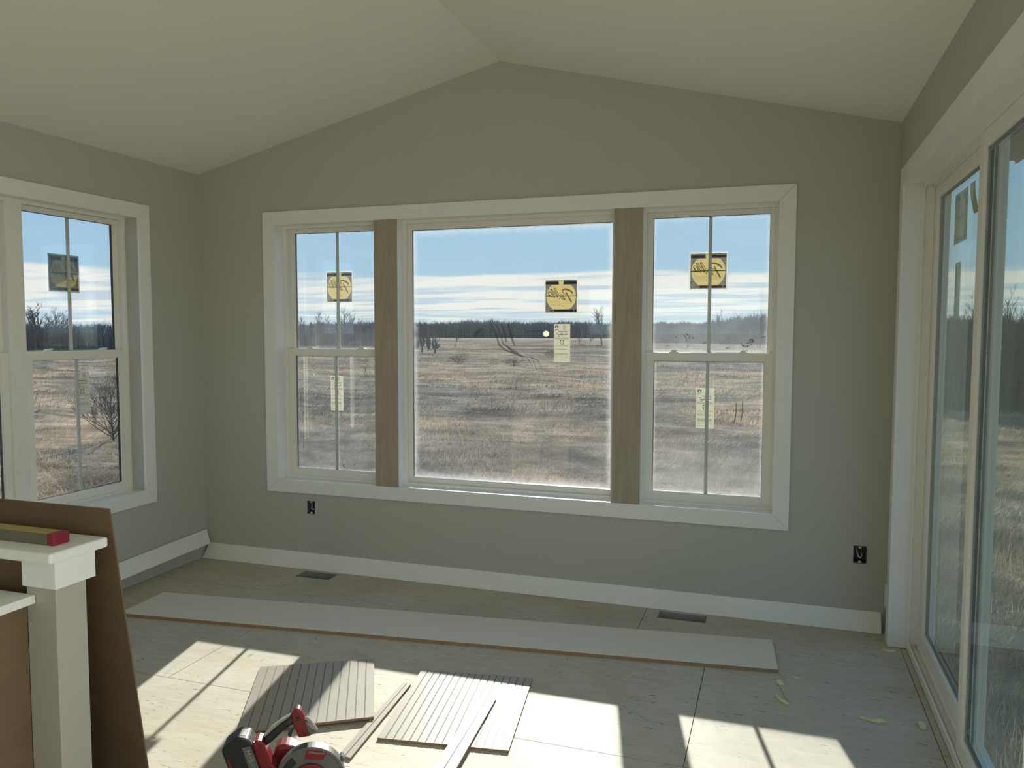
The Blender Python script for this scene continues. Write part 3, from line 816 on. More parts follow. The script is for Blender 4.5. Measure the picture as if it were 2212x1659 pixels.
def sticker_paper(F, u0, u1, z0, z1, d, label, lean=0.0, flip=1):
    s = root('rating_label', F.pt((u0 + u1) / 2, d, z0), label, 'label', 'paper rating labels on the window panes')
    cu, h, H = (u0 + u1) / 2, (u1 - u0) / 2, (z1 - z0)
    P = lambda x, y, dd: F.pt(cu + x * h * flip + lean * y, d + dd, z0 + y * H)
    rect = lambda a, b, c, e: [(a, c), (b, c), (b, e), (a, e)]
    def add(name, polys, mat, lay):
        bm = bmesh.new()
        for p in polys: prism(bm, p, P, -0.0004 * lay, -0.0004 * lay - 0.0003)
        return obj(name, bm, mat, s)
    add('sheet', [rect(-1, 1, 0, 1)], 'paper', 0)
    # arch-shaped emblem at the top left with a white inner arch
    def hollow(outer, cx, cy, rx, ry, n=16):
        """quads between an outer rectangle-like outline (given as a function of angle) and an ellipse"""
        out = []
        for k in range(n):
            a0, a1 = 2 * math.pi * k / n + math.pi / 4, 2 * math.pi * (k + 1) / n + math.pi / 4
            out.append([(cx + rx * math.cos(a0), cy + ry * math.sin(a0)), outer(a0), outer(a1), (cx + rx * math.cos(a1), cy + ry * math.sin(a1))])
        return out
    def boxed(cx, cy, hx, hy):
        def f(a):
            c_, s_ = math.cos(a), math.sin(a)
            k = 1 / max(abs(c_), abs(s_))
            return (cx + hx * c_ * k, cy + hy * s_ * k)
        return f
    add('arch_emblem', hollow(boxed(-0.64, 0.920, 0.20, 0.036), -0.64, 0.916, 0.11, 0.022), 'paper_ink', 1)
    add('emblem_caption', [rect(-0.84, -0.42, 0.843, 0.856)], 'paper_ink', 1)
    lines = []
    for k in range(7): lines.append(rect(0.08, 0.45 + 0.15 * random.random(), 0.955 - 0.017 * k, 0.961 - 0.017 * k))
    for k in range(3): lines.append(rect(-0.86, 0.80, 0.632 - 0.013 * k, 0.638 - 0.013 * k))
    for k in range(2): lines.append(rect(-0.86, 0.60, 0.345 - 0.02 * k, 0.352 - 0.02 * k))
    for k in range(4): lines.append(rect(-0.86, 0.78 - 0.1 * random.random(), 0.235 - 0.016 * k, 0.242 - 0.016 * k))
    for k in range(3): lines.append(rect(-0.86 + 0.6 * k, -0.45 + 0.6 * k, 0.15, 0.158))
    lines.append(rect(-0.88, 0.86, 0.118, 0.122)); lines.append(rect(-0.88, 0.86, 0.655, 0.658))
    lines.append(rect(-0.86, 0.20, 0.06, 0.067)); lines.append(rect(-0.88, 0.86, 0.82, 0.823))
    add('small_print', lines, 'paper_ink_light', 1)['kind'] = 'stuff'
    bold = [rect(-0.46, 0.62, 0.790, 0.803), rect(-0.55, 0.66, 0.716, 0.729), rect(-0.64, -0.46, 0.752, 0.765), rect(-0.12, 0.06, 0.752, 0.765), rect(0.42, 0.60, 0.752, 0.765), rect(-0.50, -0.26, 0.672, 0.686)]
    add('figures', bold, 'paper_ink', 1)['kind'] = 'stuff'
    # dark square with a pale roundel
    add('roundel_square', hollow(boxed(-0.01, 0.525, 0.25, 0.057), -0.01, 0.525, 0.215, 0.048), 'paper_ink', 1)
    add('roundel_band', [rect(-0.15, 0.13, 0.518, 0.534)], 'paper_ink_light', 3)
    bm = text_bm('VIEWED TO BE THE BEST', 0.0074 * (z1 - z0) / 0.243, lambda a, b, dd: F.pt(cu + a * flip + lean * 0.43, d + dd, z0 + 0.43 * H + b), -0.0008, -0.0003)
    obj('slogan', bm, 'paper_ink', s)
    return s

off = 0.0108
sticker_round(BACK, 0.908, 1.120, 1.833, 2.053, du1 + 0.0131, 'square yellow disc sticker on the left double-hung pane of the back window')
sticker_round(BACK, 2.501, 2.719, 1.751, 1.968, dp + 0.0131, 'square yellow disc sticker on the large middle pane of the back window')
sticker_round(BACK, 3.398, 3.621, 1.887, 2.110, du3 + 0.0131, 'square yellow disc sticker on the right double-hung pane of the back window')
sticker_round(LEFT, -1.089, -0.870, 1.869, 2.094, du4 + 0.0131, 'dull brownish disc sticker on the left wall window pane')
sticker_round(RIGHT, -0.80, -0.545, 2.035, 2.262, dA + 0.0131, 'brownish disc sticker on the sliding door pane', flip=-1)
sticker_paper(BACK, 2.564, 2.671, 1.443, 1.685, dp + 0.0125, 'paper rating label on the large middle pane below the yellow disc sticker')
sticker_paper(BACK, 0.958, 1.058, 1.084, 1.326, dl1 + 0.0125, 'paper rating label on the left lower sash of the back window')
sticker_paper(BACK, 3.455, 3.562, 1.060, 1.304, dl3 + 0.0125, 'paper rating label on the right lower sash of the back window')
sticker_paper(LEFT, -0.966, -0.855, 1.131, 1.382, dl4 + 0.0125, 'paper rating label on the left wall lower sash')
sticker_paper(RIGHT, -0.715, -0.605, 1.695, 1.950, dA + 0.0125, 'narrow paper rating label on the sliding door pane', flip=-1)
# yellow note curling off the door pane
bm = bmesh.new()
N = 8
for k in range(N):
    a, b = k / N, (k + 1) / N
    z = lambda t: 2.265 - 0.118 * t
    du = lambda t: 0.055 * t * t
    dd = lambda t: dA + 0.014 + 0.03 * t * t
    p = lambda uu_, t, e_: RIGHT.pt(uu_ + du(t), dd(t) + e_, z(t))
    hexa(bm, [p(-0.915, a, 0), p(-0.825, a, 0), p(-0.825, b, 0), p(-0.915, b, 0)], [p(-0.915, a, 0.0004), p(-0.825, a, 0.0004), p(-0.825, b, 0.0004), p(-0.915, b, 0.0004)])
bmesh.ops.remove_doubles(bm, verts=bm.verts, dist=1e-5)
tag(obj('paper_note', bm, 'note_yellow'), 'curling yellow paper note on the sliding door pane beside the brownish sticker', 'note')

# dried mud smears left on panes (parts of the pane they sit on)
def smear(parent, name, F, d, strokes, mat='mud'):
    bm = bmesh.new()
    for pts, w in strokes:
        for i in range(len(pts) - 1):
            a, b = Vector(pts[i]), Vector(pts[i + 1]); t = (b - a).normalized(); n_ = Vector((-t.y, t.x))
            wa, wb = w * random.uniform(0.6, 1.2), w * random.uniform(0.5, 1.1)
            prism(bm, [tuple(a + n_ * wa), tuple(a - n_ * wa), tuple(b - n_ * wb), tuple(b + n_ * wb)], lambda u, v, dd: F.pt(u, dd, v), d, d + 0.0003)
    return obj(name, bm, mat, parent)
def px_back(x, y, d):
    dv = fw + rr * ((x - 1106) / F_PX) - uu * ((y - 829.5) / F_PX)
    t = (d - CAM.y) / dv.y
    q = CAM + dv * t
    return (q.x, q.z)
def PS(l, d): return [px_back(x, y, d) for x, y in l]
de = dp - 0.0106
smear(ps, 'mud_smear', BACK, de, [
    (PS([(1060, 700), (1072, 722), (1078, 745), (1092, 757), (1120, 764)], de), 0.0055),
    (PS([(1070, 699), (1081, 720), (1086, 742), (1104, 754), (1128, 768)], de), 0.0045),
    (PS([(1083, 700), (1091, 722), (1093, 738)], de), 0.006),
    (PS([(1098, 700), (1103, 724), (1112, 748)], de), 0.0095),
    (PS([(1108, 703), (1122, 711), (1136, 716), (1180, 714)], de), 0.0016),
    (PS([(1024, 727), (1033, 715), (1042, 710)], de), 0.010),
    (PS([(1054, 704), (1062, 712), (1070, 722)], de), 0.003),
    (PS([(1092, 757), (1118, 768), (1146, 772), (1162, 778), (1171, 796)], de), 0.0028),
    (PS([(1120, 764), (1140, 776), (1150, 790)], de), 0.0022),
    (PS([(1146, 768), (1152, 780), (1160, 800)], de), 0.002),
    (PS([(1094, 748), (1110, 762), (1130, 772)], de), 0.005)])
for sname, sroot, dd_, st in (('mud_smear', w3, du3 - 0.0106, [([(1477, 722), (1482, 730), (1483, 738)], .003), ([(1481, 720), (1486, 724)], .004), ([(1490, 722), (1488, 732)], .002), ([(1496, 728), (1498, 732)], .004), ([(1459, 726), (1461, 730)], .003), ([(1518, 742), (1526, 739)], .004), ([(1484, 746), (1487, 749)], .003),
        ([(1602, 746), (1612, 749), (1624, 744)], .007), ([(1612, 742), (1628, 738)], .005), ([(1618, 736), (1626, 733), (1627, 740)], .006), ([(1600, 740), (1606, 750)], .002), ([(1644, 729), (1654, 727)], .0025), ([(1568, 752), (1576, 751)], .003), ([(1440, 746), (1444, 748)], .003)]),
        ('mud_smear', w3, dl3 - 0.0106, [([(1590, 870), (1590, 890), (1586, 914)], .0045), ([(1604, 868), (1604, 890), (1600, 910)], .0045), ([(1590, 888), (1604, 884), (1612, 900)], .0014)]),
        ('mud_smear', w1, dl1 - 0.0106, [([(790, 795), (787, 808)], .003), ([(741, 1004), (744, 1010)], .006), ([(767, 1003), (765, 1006)], .005), ([(656, 954), (655, 975)], .0015)])):
    smear([c for c in sroot.children if c.name.startswith('lower_sash' if dd_ in (dl3 - 0.0106, dl1 - 0.0106) else 'upper_sash')][0], sname, BACK, dd_, [(PS(p, dd_), w) for p, w in st])

# ================================================================== ELECTRICAL BOXES, FLOOR DUCTS
for i, (a, b, c, e_) in enumerate(BOXES):
    o = root('outlet_box', ((a + b) / 2, 0.03, c), ('open electrical box in the wall below the left end of the back window', 'open electrical box in the wall near the sliding door')[i], 'outlet box', 'open electrical boxes in the back wall')
    bm = bmesh.new()
    t = 0.0025
    g = 0.001
    box(bm, a + g, a + g + t, 0.001, 0.075, c + g, e_ - g); box(bm, b - g - t, b - g, 0.001, 0.075, c + g, e_ - g)
    box(bm, a + g, b - g, 0.001, 0.075, c + g, c + g + t); box(bm, a + g, b - g, 0.001, 0.075, e_ - g - t, e_ - g)
    box(bm, a + g, b - g, 0.075, 0.078, c + g, e_ - g)
    obj('shell', bm, 'box_plastic', o)
    m_ = (a + b) / 2
    for z, s in ((c + 0.004, 1), (e_ - 0.004, -1)):
        bm = bmesh.new(); hexa(bm, [(m_ - 0.010, 0.001, z), (m_ + 0.010, 0.001, z), (m_ + 0.005, 0.001, z + s * 0.010), (m_ - 0.005, 0.001, z + s * 0.010)],
                               [(m_ - 0.010, 0.010, z), (m_ + 0.010, 0.010, z), (m_ + 0.005, 0.010, z + s * 0.010), (m_ - 0.005, 0.010, z + s * 0.010)])
        obj('screw_lug', bm, 'cable_white', o)
    bm = bmesh.new()
    pts = [(m_ - 0.016, 0.065, e_ - 0.012), (m_ - 0.014, 0.035, e_ - 0.035), (m_ - 0.006, 0.018, c + 0.035), (m_ + 0.004, 0.016, c + 0.026), (m_ + 0.012, 0.030, c + 0.036), (m_ + 0.012, 0.06, c + 0.060)]
    tube(bm, pts, 0.0045, 8)
    obj('cable', bm, 'cable_white', o, smooth=True)
    bm = bmesh.new()                          # ragged torn edge of the drywall cut
    rnd = random.Random(i)
    for q in range(9):
        z = c + (e_ - c) * rnd.random()
        box(bm, b - 0.0005, b + 0.002 + 0.002 * rnd.random(), -0.0008, 0.0, z, z + 0.008)
    obj('torn_edge', bm, 'box_plastic', o)
for i, (a, b, c, e_) in enumerate(VENTS):
    o = root('floor_duct', ((a + b) / 2, (c + e_) / 2, -0.2), ('open sheet metal duct hole in the floor near the left corner', 'open sheet metal duct hole in the floor beside the long white board')[i], 'floor duct', 'open floor register holes')
    g, t = 0.0012, 0.0015
    bm = bmesh.new()
    box(bm, a + g, a + g + t, c + g, e_ - g, -0.19, -0.001); box(bm, b - g - t, b - g, c + g, e_ - g, -0.19, -0.001)
    box(bm, a + g, b - g, c + g, c + g + t, -0.19, -0.001); box(bm, a + g, b - g, e_ - g - t, e_ - g, -0.19, -0.001)
    obj('duct_wall', bm, 'duct_metal', o)
    bxo('duct_bottom', (a + g, b - g, c + g, e_ - g, -0.192, -0.19), 'duct_metal', o)

# ================================================================== LOOSE BOARDS
def slab4(bm, p, t):
    hexa(bm, [(x, y, z) for x, y, z in p], [(x, y, z + t) for x, y, z in p])
# back baseboard, leaning against the wall on the floor
bm = bmesh.new()
zb = [(0.004, -0.062, 0.001), (4.480, -0.062, 0.001), (4.480, -0.014, 0.104), (0.030, -0.014, 0.104)]
nrm = Vector((0, 0.103, -0.048)).normalized() * 0.0
off_ = Vector((0, 0.0132, 0.0062)) * 1.0
hexa(bm, zb, [tuple(Vector(q) + Vector((0, 0.0125, 0.0))) for q in zb])
tag(obj('baseboard_strip', bm, 'loose_trim', bevel=0.001), 'long white baseboard leaning along the foot of the back wall', 'baseboard')
# left baseboard, far end propped on the back one
bm = bmesh.new()
def lb(y, top):
    t = (-y - 0.045) / 3.85
    return (0.020, y, 0.203 - 0.112 * t) if top else (0.072, y, 0.112 - 0.112 * t)
q = [lb(-0.052, 0), lb(-3.895, 0), lb(-3.895, 1), lb(-0.026, 1)]
hexa(bm, q, [(x - 0.0125, y, z) for x, y, z in q])
tag(obj('baseboard_strip', bm, 'loose_trim', bevel=0.001), 'white baseboard leaning on the left wall, far end propped on another board', 'baseboard')
# offcut on the right wall beside the door casing
bm = bmesh.new()
box(bm, 4.4865, 4.5035, -0.136, -0.072, 0.170, 0.285)
tag(obj('baseboard_offcut', bm, 'loose_trim', bevel=0.001), 'short white trim offcut in the corner beside the sliding door casing', 'trim offcut')

# long white shelf board with raw brown edges
q = [(0.356, -1.175), (3.947, -0.756), (3.917, -0.380), (0.331, -0.800)]
sb = root('shelf_board', (2.14, -0.78, 0), 'long white melamine board with raw brown edge lying on the floor', 'board')
bm = bmesh.new(); hexa(bm, [(x, y, 0.0005) for x, y in q], [(x, y, 0.0175) for x, y in q])
obj('core', bm, 'mdf_edge', sb)
bm = bmesh.new(); hexa(bm, [(x, y, 0.0175) for x, y in q], [(x, y, 0.019) for x, y in q])
obj('white_face', bm, 'melamine', sb)

# beadboard panels
def bead_panel(c, n, z0, t, label, name='beadboard_sheet', beads=0.0035, cat='panel', lift=0.0):
    """c = four floor corners (near-left, near-right, far-right, far-left); beads run from near to far edge"""
    NL, NR, FR, FL = [Vector(p) for p in c]
    bm = bmesh.new()
    w = (NR - NL).length
    prof = [(0.0, t)]
    g = 0.0011 / w
    for k in range(1, n):
        s = k / n
        prof += [(s - g * 2.2, t), (s - g * 1.4, t - 0.003), (s - g * 0.5, t - 0.0008), (s + g * 0.5, t - 0.0008), (s + g * 1.4, t - 0.003), (s + g * 2.2, t)]
    prof += [(1.0, t)]
    near = [bm.verts.new((*(NL.lerp(NR, s)), z0 + h + lift)) for s, h in prof]
    far = [bm.verts.new((*(FL.lerp(FR, s)), z0 + h)) for s, h in prof]
    nb = [bm.verts.new((*NL, z0 + lift)), bm.verts.new((*NR, z0 + lift))]
    fb = [bm.verts.new((*FL, z0)), bm.verts.new((*FR, z0))]
    for i in range(len(prof) - 1): bm.faces.new((near[i], near[i + 1], far[i + 1], far[i]))
    bm.faces.new([nb[1], nb[0]] + near); bm.faces.new([fb[0], fb[1]] + far[::-1])
    bm.faces.new((nb[0], nb[1], fb[1], fb[0])); bm.faces.new((nb[0], fb[0], far[0], near[0])); bm.faces.new((nb[1], near[-1], far[-1], fb[1]))
    bm.faces.ensure_lookup_table()
    bmesh.ops.recalc_face_normals(bm, faces=bm.faces)
    for f in bm.faces: f.material_index = 0
    top = near[0].co.z
    for f in bm.faces:
        if abs(f.normal.z) < 0.5 and f.calc_area() > 0.002: f.material_index = 1
    return tag(obj(name, bm, ['primer', 'mdf_edge']), label, cat)
bead_panel([(1.870, -2.090), (2.335, -1.800), (2.040, -1.252), (1.562, -1.514)], 14, 0.0005, 0.010, 'beadboard panel on the floor with a dark window post shadow across it', lift=0.0115)
bead_panel([(2.420, -1.930), (2.950, -1.853), (2.850, -1.205), (2.318, -1.293)], 16, 0.0005, 0.010, 'sunlit beadboard panel with a narrow strip lying on top')
bead_panel([(2.341, -2.090), (2.395, -2.096), (2.336, -1.450), (2.294, -1.438)], 2, 0.0005, 0.010, 'narrow beadboard strip on the floor between the two panels', 'beadboard_strip', cat='strip')
bead_panel([(2.724 + 0.010, -2.084 - 0.10), (2.813 + 0.008, -2.054 - 0.10), (2.765, -1.477), (2.693, -1.459)], 2, 0.0115, 0.010, 'narrow beadboard strip lying across the sunlit beadboard panel', 'beadboard_strip', cat='strip')

# ================================================================== HALF WALL, POST, SHELF, SHEET, LEVEL
hw = root('half_wall', (1.4, -2.88, 0), 'white half wall with a square end post and overhanging cap', 'half wall')
PX1, PY0, PY1 = 1.928, -2.955, -2.812
bxo('end_post', (PX1 - 0.112, PX1, PY0 + 0.006, PY1 - 0.030, 0, 0.93), 'post_paint', hw, bevel=0.0015)
bxo('post_collar', (PX1 - 0.122, PX1 + 0.008, PY0, PY1, 0.885, 0.968), 'trim_white', hw, bevel=0.002)
bm = bmesh.new(); box(bm, 0.55, 1.952, -2.985, -2.776, 0.968, 1.0)
obj('cap_board', bm, 'trim_white', hw, bevel=0.007)
bxo('wall_body', (0.56, PX1 - 0.112, -2.905, -2.835, 0, 0.968), 'hardboard', hw, label='brown board back panel')
bxo('end_post', (0.56, 0.68, PY0 + 0.006, PY1 - 0.030, 0, 0.968), 'post_paint', hw, bevel=0.0015)
sh = root('side_shelf', (1.45, -3.3, 0), 'white shelf edge against the half wall post at the left picture edge', 'shelf')
bxo('shelf_top', (0.62, 1.852, -3.75, PY0 + 0.004, 0.836, 0.862), 'trim_white', sh, bevel=0.002)
bxo('side_panel', (0.64, 1.797, -3.72, -3.70, 0, 0.836), 'hardboard', sh)
bxo('back_panel', (0.64, 0.66, -3.70, PY0 - 0.004, 0, 0.836), 'hardboard', sh)
bxo('inner_panel', (1.797, 1.8155, -3.70, PY0 + 0.0055, 0.0, 0.836), 'hardboard', sh, label='brown hardboard panel under the shelf')
# brown sheet leaning on the far side of the half wall
bm = bmesh.new()
q = [(0.72, -2.620, 0.0), (1.952, -2.620, 0.0), (1.952, -2.770, 1.085), (0.72, -2.770, 1.085)]
hexa(bm, q, [(x, y + 0.0055, z + 0.0006) for x, y, z in q])
tag(obj('hardboard_sheet', bm, 'hardboard'), 'brown hardboard sheet leaning behind the half wall post', 'board')
# spirit level
lv = root('spirit_level', (1.4, -2.885, 1.0), 'yellow spirit level with a red end cap on the half wall cap', 'level')
bxo('rail', (0.70, 1.862, -2.914, -2.860, 1.0005, 1.0335), 'level_grey', lv, bevel=0.002)
bxo('top_face', (0.70, 1.862, -2.911, -2.863, 1.0335, 1.0350), 'level_yellow', lv)
bxo('end_cap', (1.862, 1.889, -2.916, -2.858, 1.0002, 1.0358), 'level_red', lv, bevel=0.004)
bxo('end_cap', (0.676, 0.70, -2.916, -2.858, 1.0002, 1.0358), 'level_red', lv, bevel=0.004)
bm = bmesh.new(); tube(bm, [(1.24, -2.917, 1.018), (1.30, -2.917, 1.018)], 0.008, 10)
obj('vial', bm, 'foam_chip', lv)

# ================================================================== CIRCULAR SAW
SA = math.radians(27)
SO = Vector((2.405, -2.385, 0.0))
sx_, sy_ = Vector((math.cos(SA), math.sin(SA), 0)), Vector((math.sin(SA), -math.cos(SA), 0))   # along the saw, towards the camera
tilt = math.radians(3)
def SP(u, v, d):
    u2 = u * math.cos(tilt) + v * math.sin(tilt); v2 = -u * math.sin(tilt) + v * math.cos(tilt)
    return SO + sx_ * u2 + sy_ * d + Vector((0, 0, 1)) * v2
saw = root('circular_saw', SO, 'red and black cordless circular saw with battery pack on the floor', 'circular saw')
def crop(x, y):    # outline read from the photograph's side view of the saw, in metres from the blade axis
    return ((x - 1540) * 0.000216, (1080 - y) * 0.000216 / 0.87 + 0.115)
def spart(name, pts, d0, d1, mat, bevel=0.003, label=None, raw=False, parent=None):
    bm = bmesh.new(); prism(bm, pts if raw else [crop(*q) for q in pts], SP, d0, d1)
    return obj(name, bm, mat, parent or saw, bevel=bevel, smooth=False, label=label)
def disc_pts(cx, cy, r, a0=0, a1=360, n=36):
    return [(cx + r * math.cos(math.radians(a0 + (a1 - a0) * k / n)), cy + r * math.sin(math.radians(a0 + (a1 - a0) * k / n))) for k in range(n + (0 if a1 - a0 == 360 else 1))]
# upper guard: half ring shell with rim
gd = spart('blade_guard', disc_pts(0, 0.115, 0.113, -8, 200) , 0.004, 0.052, 'saw_grey', 0.006, raw=True)
spart('guard_rim', disc_pts(0, 0.115, 0.1165, 2, 178) + disc_pts(0, 0.115, 0.1065, 178, 2), 0.026, 0.056, 'saw_grey', 0.0025, raw=True, parent=gd)
spart('guard_slot', disc_pts(0, 0.115, 0.102, 128, 166, 10) + disc_pts(0, 0.115, 0.076, 166, 128, 10), 0.051, 0.0535, 'saw_black', 0, raw=True, parent=gd)
spart('lower_guard', disc_pts(0, 0.115, 0.098, 180, 362), 0.018, 0.040, 'saw_grey', 0.003, raw=True)
spart('blade', disc_pts(0, 0.110, 0.092, 0, 360, 60), 0.026, 0.028, 'steel', 0, raw=True)
spart('hub_cover', disc_pts(0, 0.115, 0.060), 0.050, 0.062, 'saw_red', 0.004, raw=True, label='dark red round hub cover')
spart('arbor_bolt', disc_pts(0, 0.115, 0.014, 0, 360, 6), 0.060, 0.070, 'steel', 0.001, raw=True)
# red badge with the maker's lettering
bd = spart('badge', [(1470, 640), (1520, 628), (1660, 640), (1790, 690), (1725, 800), (1440, 780)], 0.0525, 0.0535, 'saw_red', 0)
b0 = crop(1620, 695)
bm = text_bm('Milwaukee', 0.0125, lambda a, b, dd: SP(b0[0] + a, b0[1] + b - a * 0.10, 0.0537 + dd), 0.0, 0.0004, shear=0.35)
obj('badge_lettering', bm, 'saw_light', bd)
# handle arc
hm = bmesh.new()
tube(hm, [SP(*crop(770, 655), -0.012), SP(*crop(860, 590), -0.012), SP(*crop(1000, 470), -0.012), SP(*crop(1120, 385), -0.012), SP(*crop(1225, 320), -0.012)], [0.0170, 0.0172, 0.0168, 0.0165, 0.0175], 12)
obj('handle_grip', hm, 'saw_black', saw, smooth=True)
spart('grip_top', [(775, 590), (900, 478), (1030, 378), (1170, 292), (1178, 262), (1030, 338), (890, 434), (755, 572)], -0.022, -0.002, 'saw_light', 0.002)
spart('trigger', [(1140, 540), (1240, 430), (1215, 500), (1195, 580), (1150, 565)], -0.022, -0.002, 'saw_black', 0.002)
ff = spart('front_arm', [(1185, 235), (1225, 175), (1285, 160), (1335, 195), (1390, 280), (1540, 500), (1500, 560), (1310, 580), (1255, 440), (1215, 400)], -0.032, 0.008, 'saw_red', 0.006)
bm = bmesh.new(); tube(bm, [SP(*crop(1295, 305), 0.006), SP(*crop(1295, 305), 0.013)], 0.0068, 12)
obj('pivot_screw', bm, 'saw_black', ff)
spart('depth_lever', [(1395, 290), (1440, 270), (1500, 325), (1612, 465), (1590, 492), (1490, 372), (1430, 318), (1400, 318)], -0.002, 0.010, 'saw_light', 0.0025)
spart('lever_plate', [(1400, 330), (1480, 400), (1600, 510), (1490, 530), (1440, 430)], 0.004, 0.012, 'saw_grey', 0.002)
spart('rear_body', [(620, 590), (700, 570), (790, 600), (850, 760), (920, 910), (1010, 960), (1000, 1300), (830, 1320), (700, 1010)], -0.040, 0.022, 'saw_red', 0.006)
spart('body_cap', [(615, 620), (640, 580), (740, 660), (690, 720), (650, 700)], -0.036, 0.026, 'saw_red', 0.004)
spart('motor_housing', [(900, 900), (960, 780), (1150, 770), (1400, 880), (1420, 1250), (1000, 1300)], -0.105, -0.034, 'saw_red', 0.012)
bt = spart('battery_pack', [(165, 690), (185, 640), (395, 500), (545, 520), (625, 600), (650, 720), (790, 1010), (850, 1270), (520, 1330), (330, 1080)], -0.050, 0.034, 'saw_black', 0.007)
spart('battery_latch', [(270, 590), (420, 500), (510, 512), (400, 575), (330, 610)], -0.030, 0.014, 'saw_light', 0.002, parent=bt)
spart('battery_stripe', [(255, 790), (285, 790), (420, 1120), (395, 1130)], 0.033, 0.036, 'saw_red', 0, parent=bt)
spart('battery_panel', [(470, 640), (600, 620), (660, 740), (800, 1060), (660, 1100), (540, 800)], 0.033, 0.0355, 'saw_grey', 0, parent=bt)
b1 = crop(590, 760); b2 = crop(680, 950)
ang = math.radians(-66)
rot = lambda a, b, o_: (o_[0] + a * math.cos(ang) - b * math.sin(ang), o_[1] + a * math.sin(ang) + b * math.cos(ang))
for s_, o_, sz in (('M18', b1, 0.026), ('LITHIUM', b2, 0.0125)):
    bm = text_bm(s_, sz, lambda a, b, dd: SP(*rot(a, b, o_), 0.0358 + dd), 0.0, 0.0004)
    obj('battery_lettering', bm, 'saw_light', bt)
# shoe plate and dust port
spart('shoe_plate', [(-0.14, 0.010), (0.16, 0.010), (0.16, 0.013), (-0.14, 0.013)], -0.11, 0.055, 'steel', 0.0008, raw=True)
spart('dust_port', [(1975, 810), (2015, 795), (2050, 850), (2030, 905), (1985, 925)], 0.0, 0.03, 'saw_grey', 0.003)
# the saw stands on its shoe: small front and rear stop pegs carry it
spart('shoe_foot', [(-0.135, 0.010), (-0.10, 0.010), (-0.10, 0.0), (-0.135, 0.0)], -0.10, 0.045, 'steel', 0, raw=True)

# ================================================================== DEBRIS ON THE FLOOR
def chip(pts, w, h, mat, label, name, cat='debris', group=None, seed=0):
    rnd = random.Random(seed)
    bm = bmesh.new()
    P2 = [Vector(p) for p in pts]
    L, Q = [], []
    for i, p in enumerate(P2):
        t = (P2[min(i + 1, len(P2) - 1)] - P2[max(i - 1, 0)]).normalized(); n_ = Vector((-t.y, t.x))
        ww = w[i] if hasattr(w, '__len__') else w * rnd.uniform(0.7, 1.2)
        L.append(p + n_ * ww); Q.append(p - n_ * ww)
    for i in range(len(P2) - 1):
        q = [L[i], L[i + 1], Q[i + 1], Q[i]]
        hexa(bm, [(a.x, a.y, 0.0008) for a in q], [(a.x, a.y, 0.0008 + h * rnd.uniform(0.8, 1.2)) for a in q])
    bmesh.ops.remove_doubles(bm, verts=bm.verts, dist=1e-4)
    return tag(obj(name, bm, mat), label, cat, group)
chip([(3.303, -1.311), (3.34, -1.350), (3.39, -1.385), (3.451, -1.434)], 0.009, 0.0012, 'plastic_strip', 'pale torn plastic strip on the floor beside the right sun patch', 'plastic_scrap', seed=1)
chip([(3.575, -1.275), (3.60, -1.278), (3.628, -1.268)], 0.005, 0.0012, 'plastic_strip', 'tiny pale curled scrap on the floor seam', 'plastic_scrap', seed=2)
for k, (pts, w, mat, lab, nm) in enumerate([
    ([(3.945, -0.850), (3.955, -0.875), (3.962, -0.90)], [0.010, 0.013, 0.009], 'foam_chip', 'crumbled yellow foam scrap beside the corner of the long white board', 'foam_scrap'),
    ([(3.962, -0.905), (3.972, -0.97), (3.995, -1.065)], [0.005, 0.0055, 0.003], 'wood_chip', 'thin wood sliver pointing away from the long white board', 'wood_sliver'),
    ([(3.938, -1.012), (3.950, -1.04), (3.985, -1.085)], [0.004, 0.008, 0.010], 'foam_chip', 'hooked yellow foam sliver nearest the right sun patch', 'foam_scrap'),
    ([(3.955, -0.765), (3.975, -0.795)], [0.006, 0.005], 'wood_chip', 'small wood chip touching the corner of the long white board', 'wood_sliver'),
    ([(4.020, -0.785), (4.042, -0.803)], [0.008, 0.006], 'foam_chip', 'small oval foam crumb to the right of the long white board', 'foam_scrap'),
    ([(4.275, -1.110), (4.31, -1.125), (4.34, -1.128), (4.368, -1.112)], [0.004, 0.005, 0.013, 0.012], 'foam_chip', 'pale green foam scrap with a thin tail near the sliding door', 'foam_scrap'),
    ([(4.510, -1.075), (4.515, -1.105), (4.512, -1.140)], [0.009, 0.014, 0.009], 'foam_chip', 'oval pale foam crumb at the sliding door threshold', 'foam_scrap'),
    ([(4.46, -0.30), (4.49, -0.31), (4.515, -0.30)], [0.006, 0.010, 0.006], 'foam_chip', 'foam crumb at the foot of the sliding door casing', 'foam_scrap')]):
    chip(pts, w, 0.007 if mat == 'foam_chip' else 0.003, mat, lab, nm, seed=10 + k)
for k, (x, y, l_) in enumerate([(4.40, -0.86, 0.035), (4.36, -0.90, 0.02), (4.47, -1.25, 0.04), (3.62, -0.30, 0.03)]):
    chip([(x, y), (x + l_ * 0.6, y - l_ * 0.3), (x + l_, y - l_ * 0.35)], 0.003, 0.002, 'wood_chip', ['thin wood shaving on the floor by the middle of the door sill', 'tiny wood shaving beside the larger one by the door sill', 'thin wood shaving on the floor nearest the sliding panel', 'thin wood shaving beside the right floor duct hole'][k], 'wood_shaving', seed=40 + k)

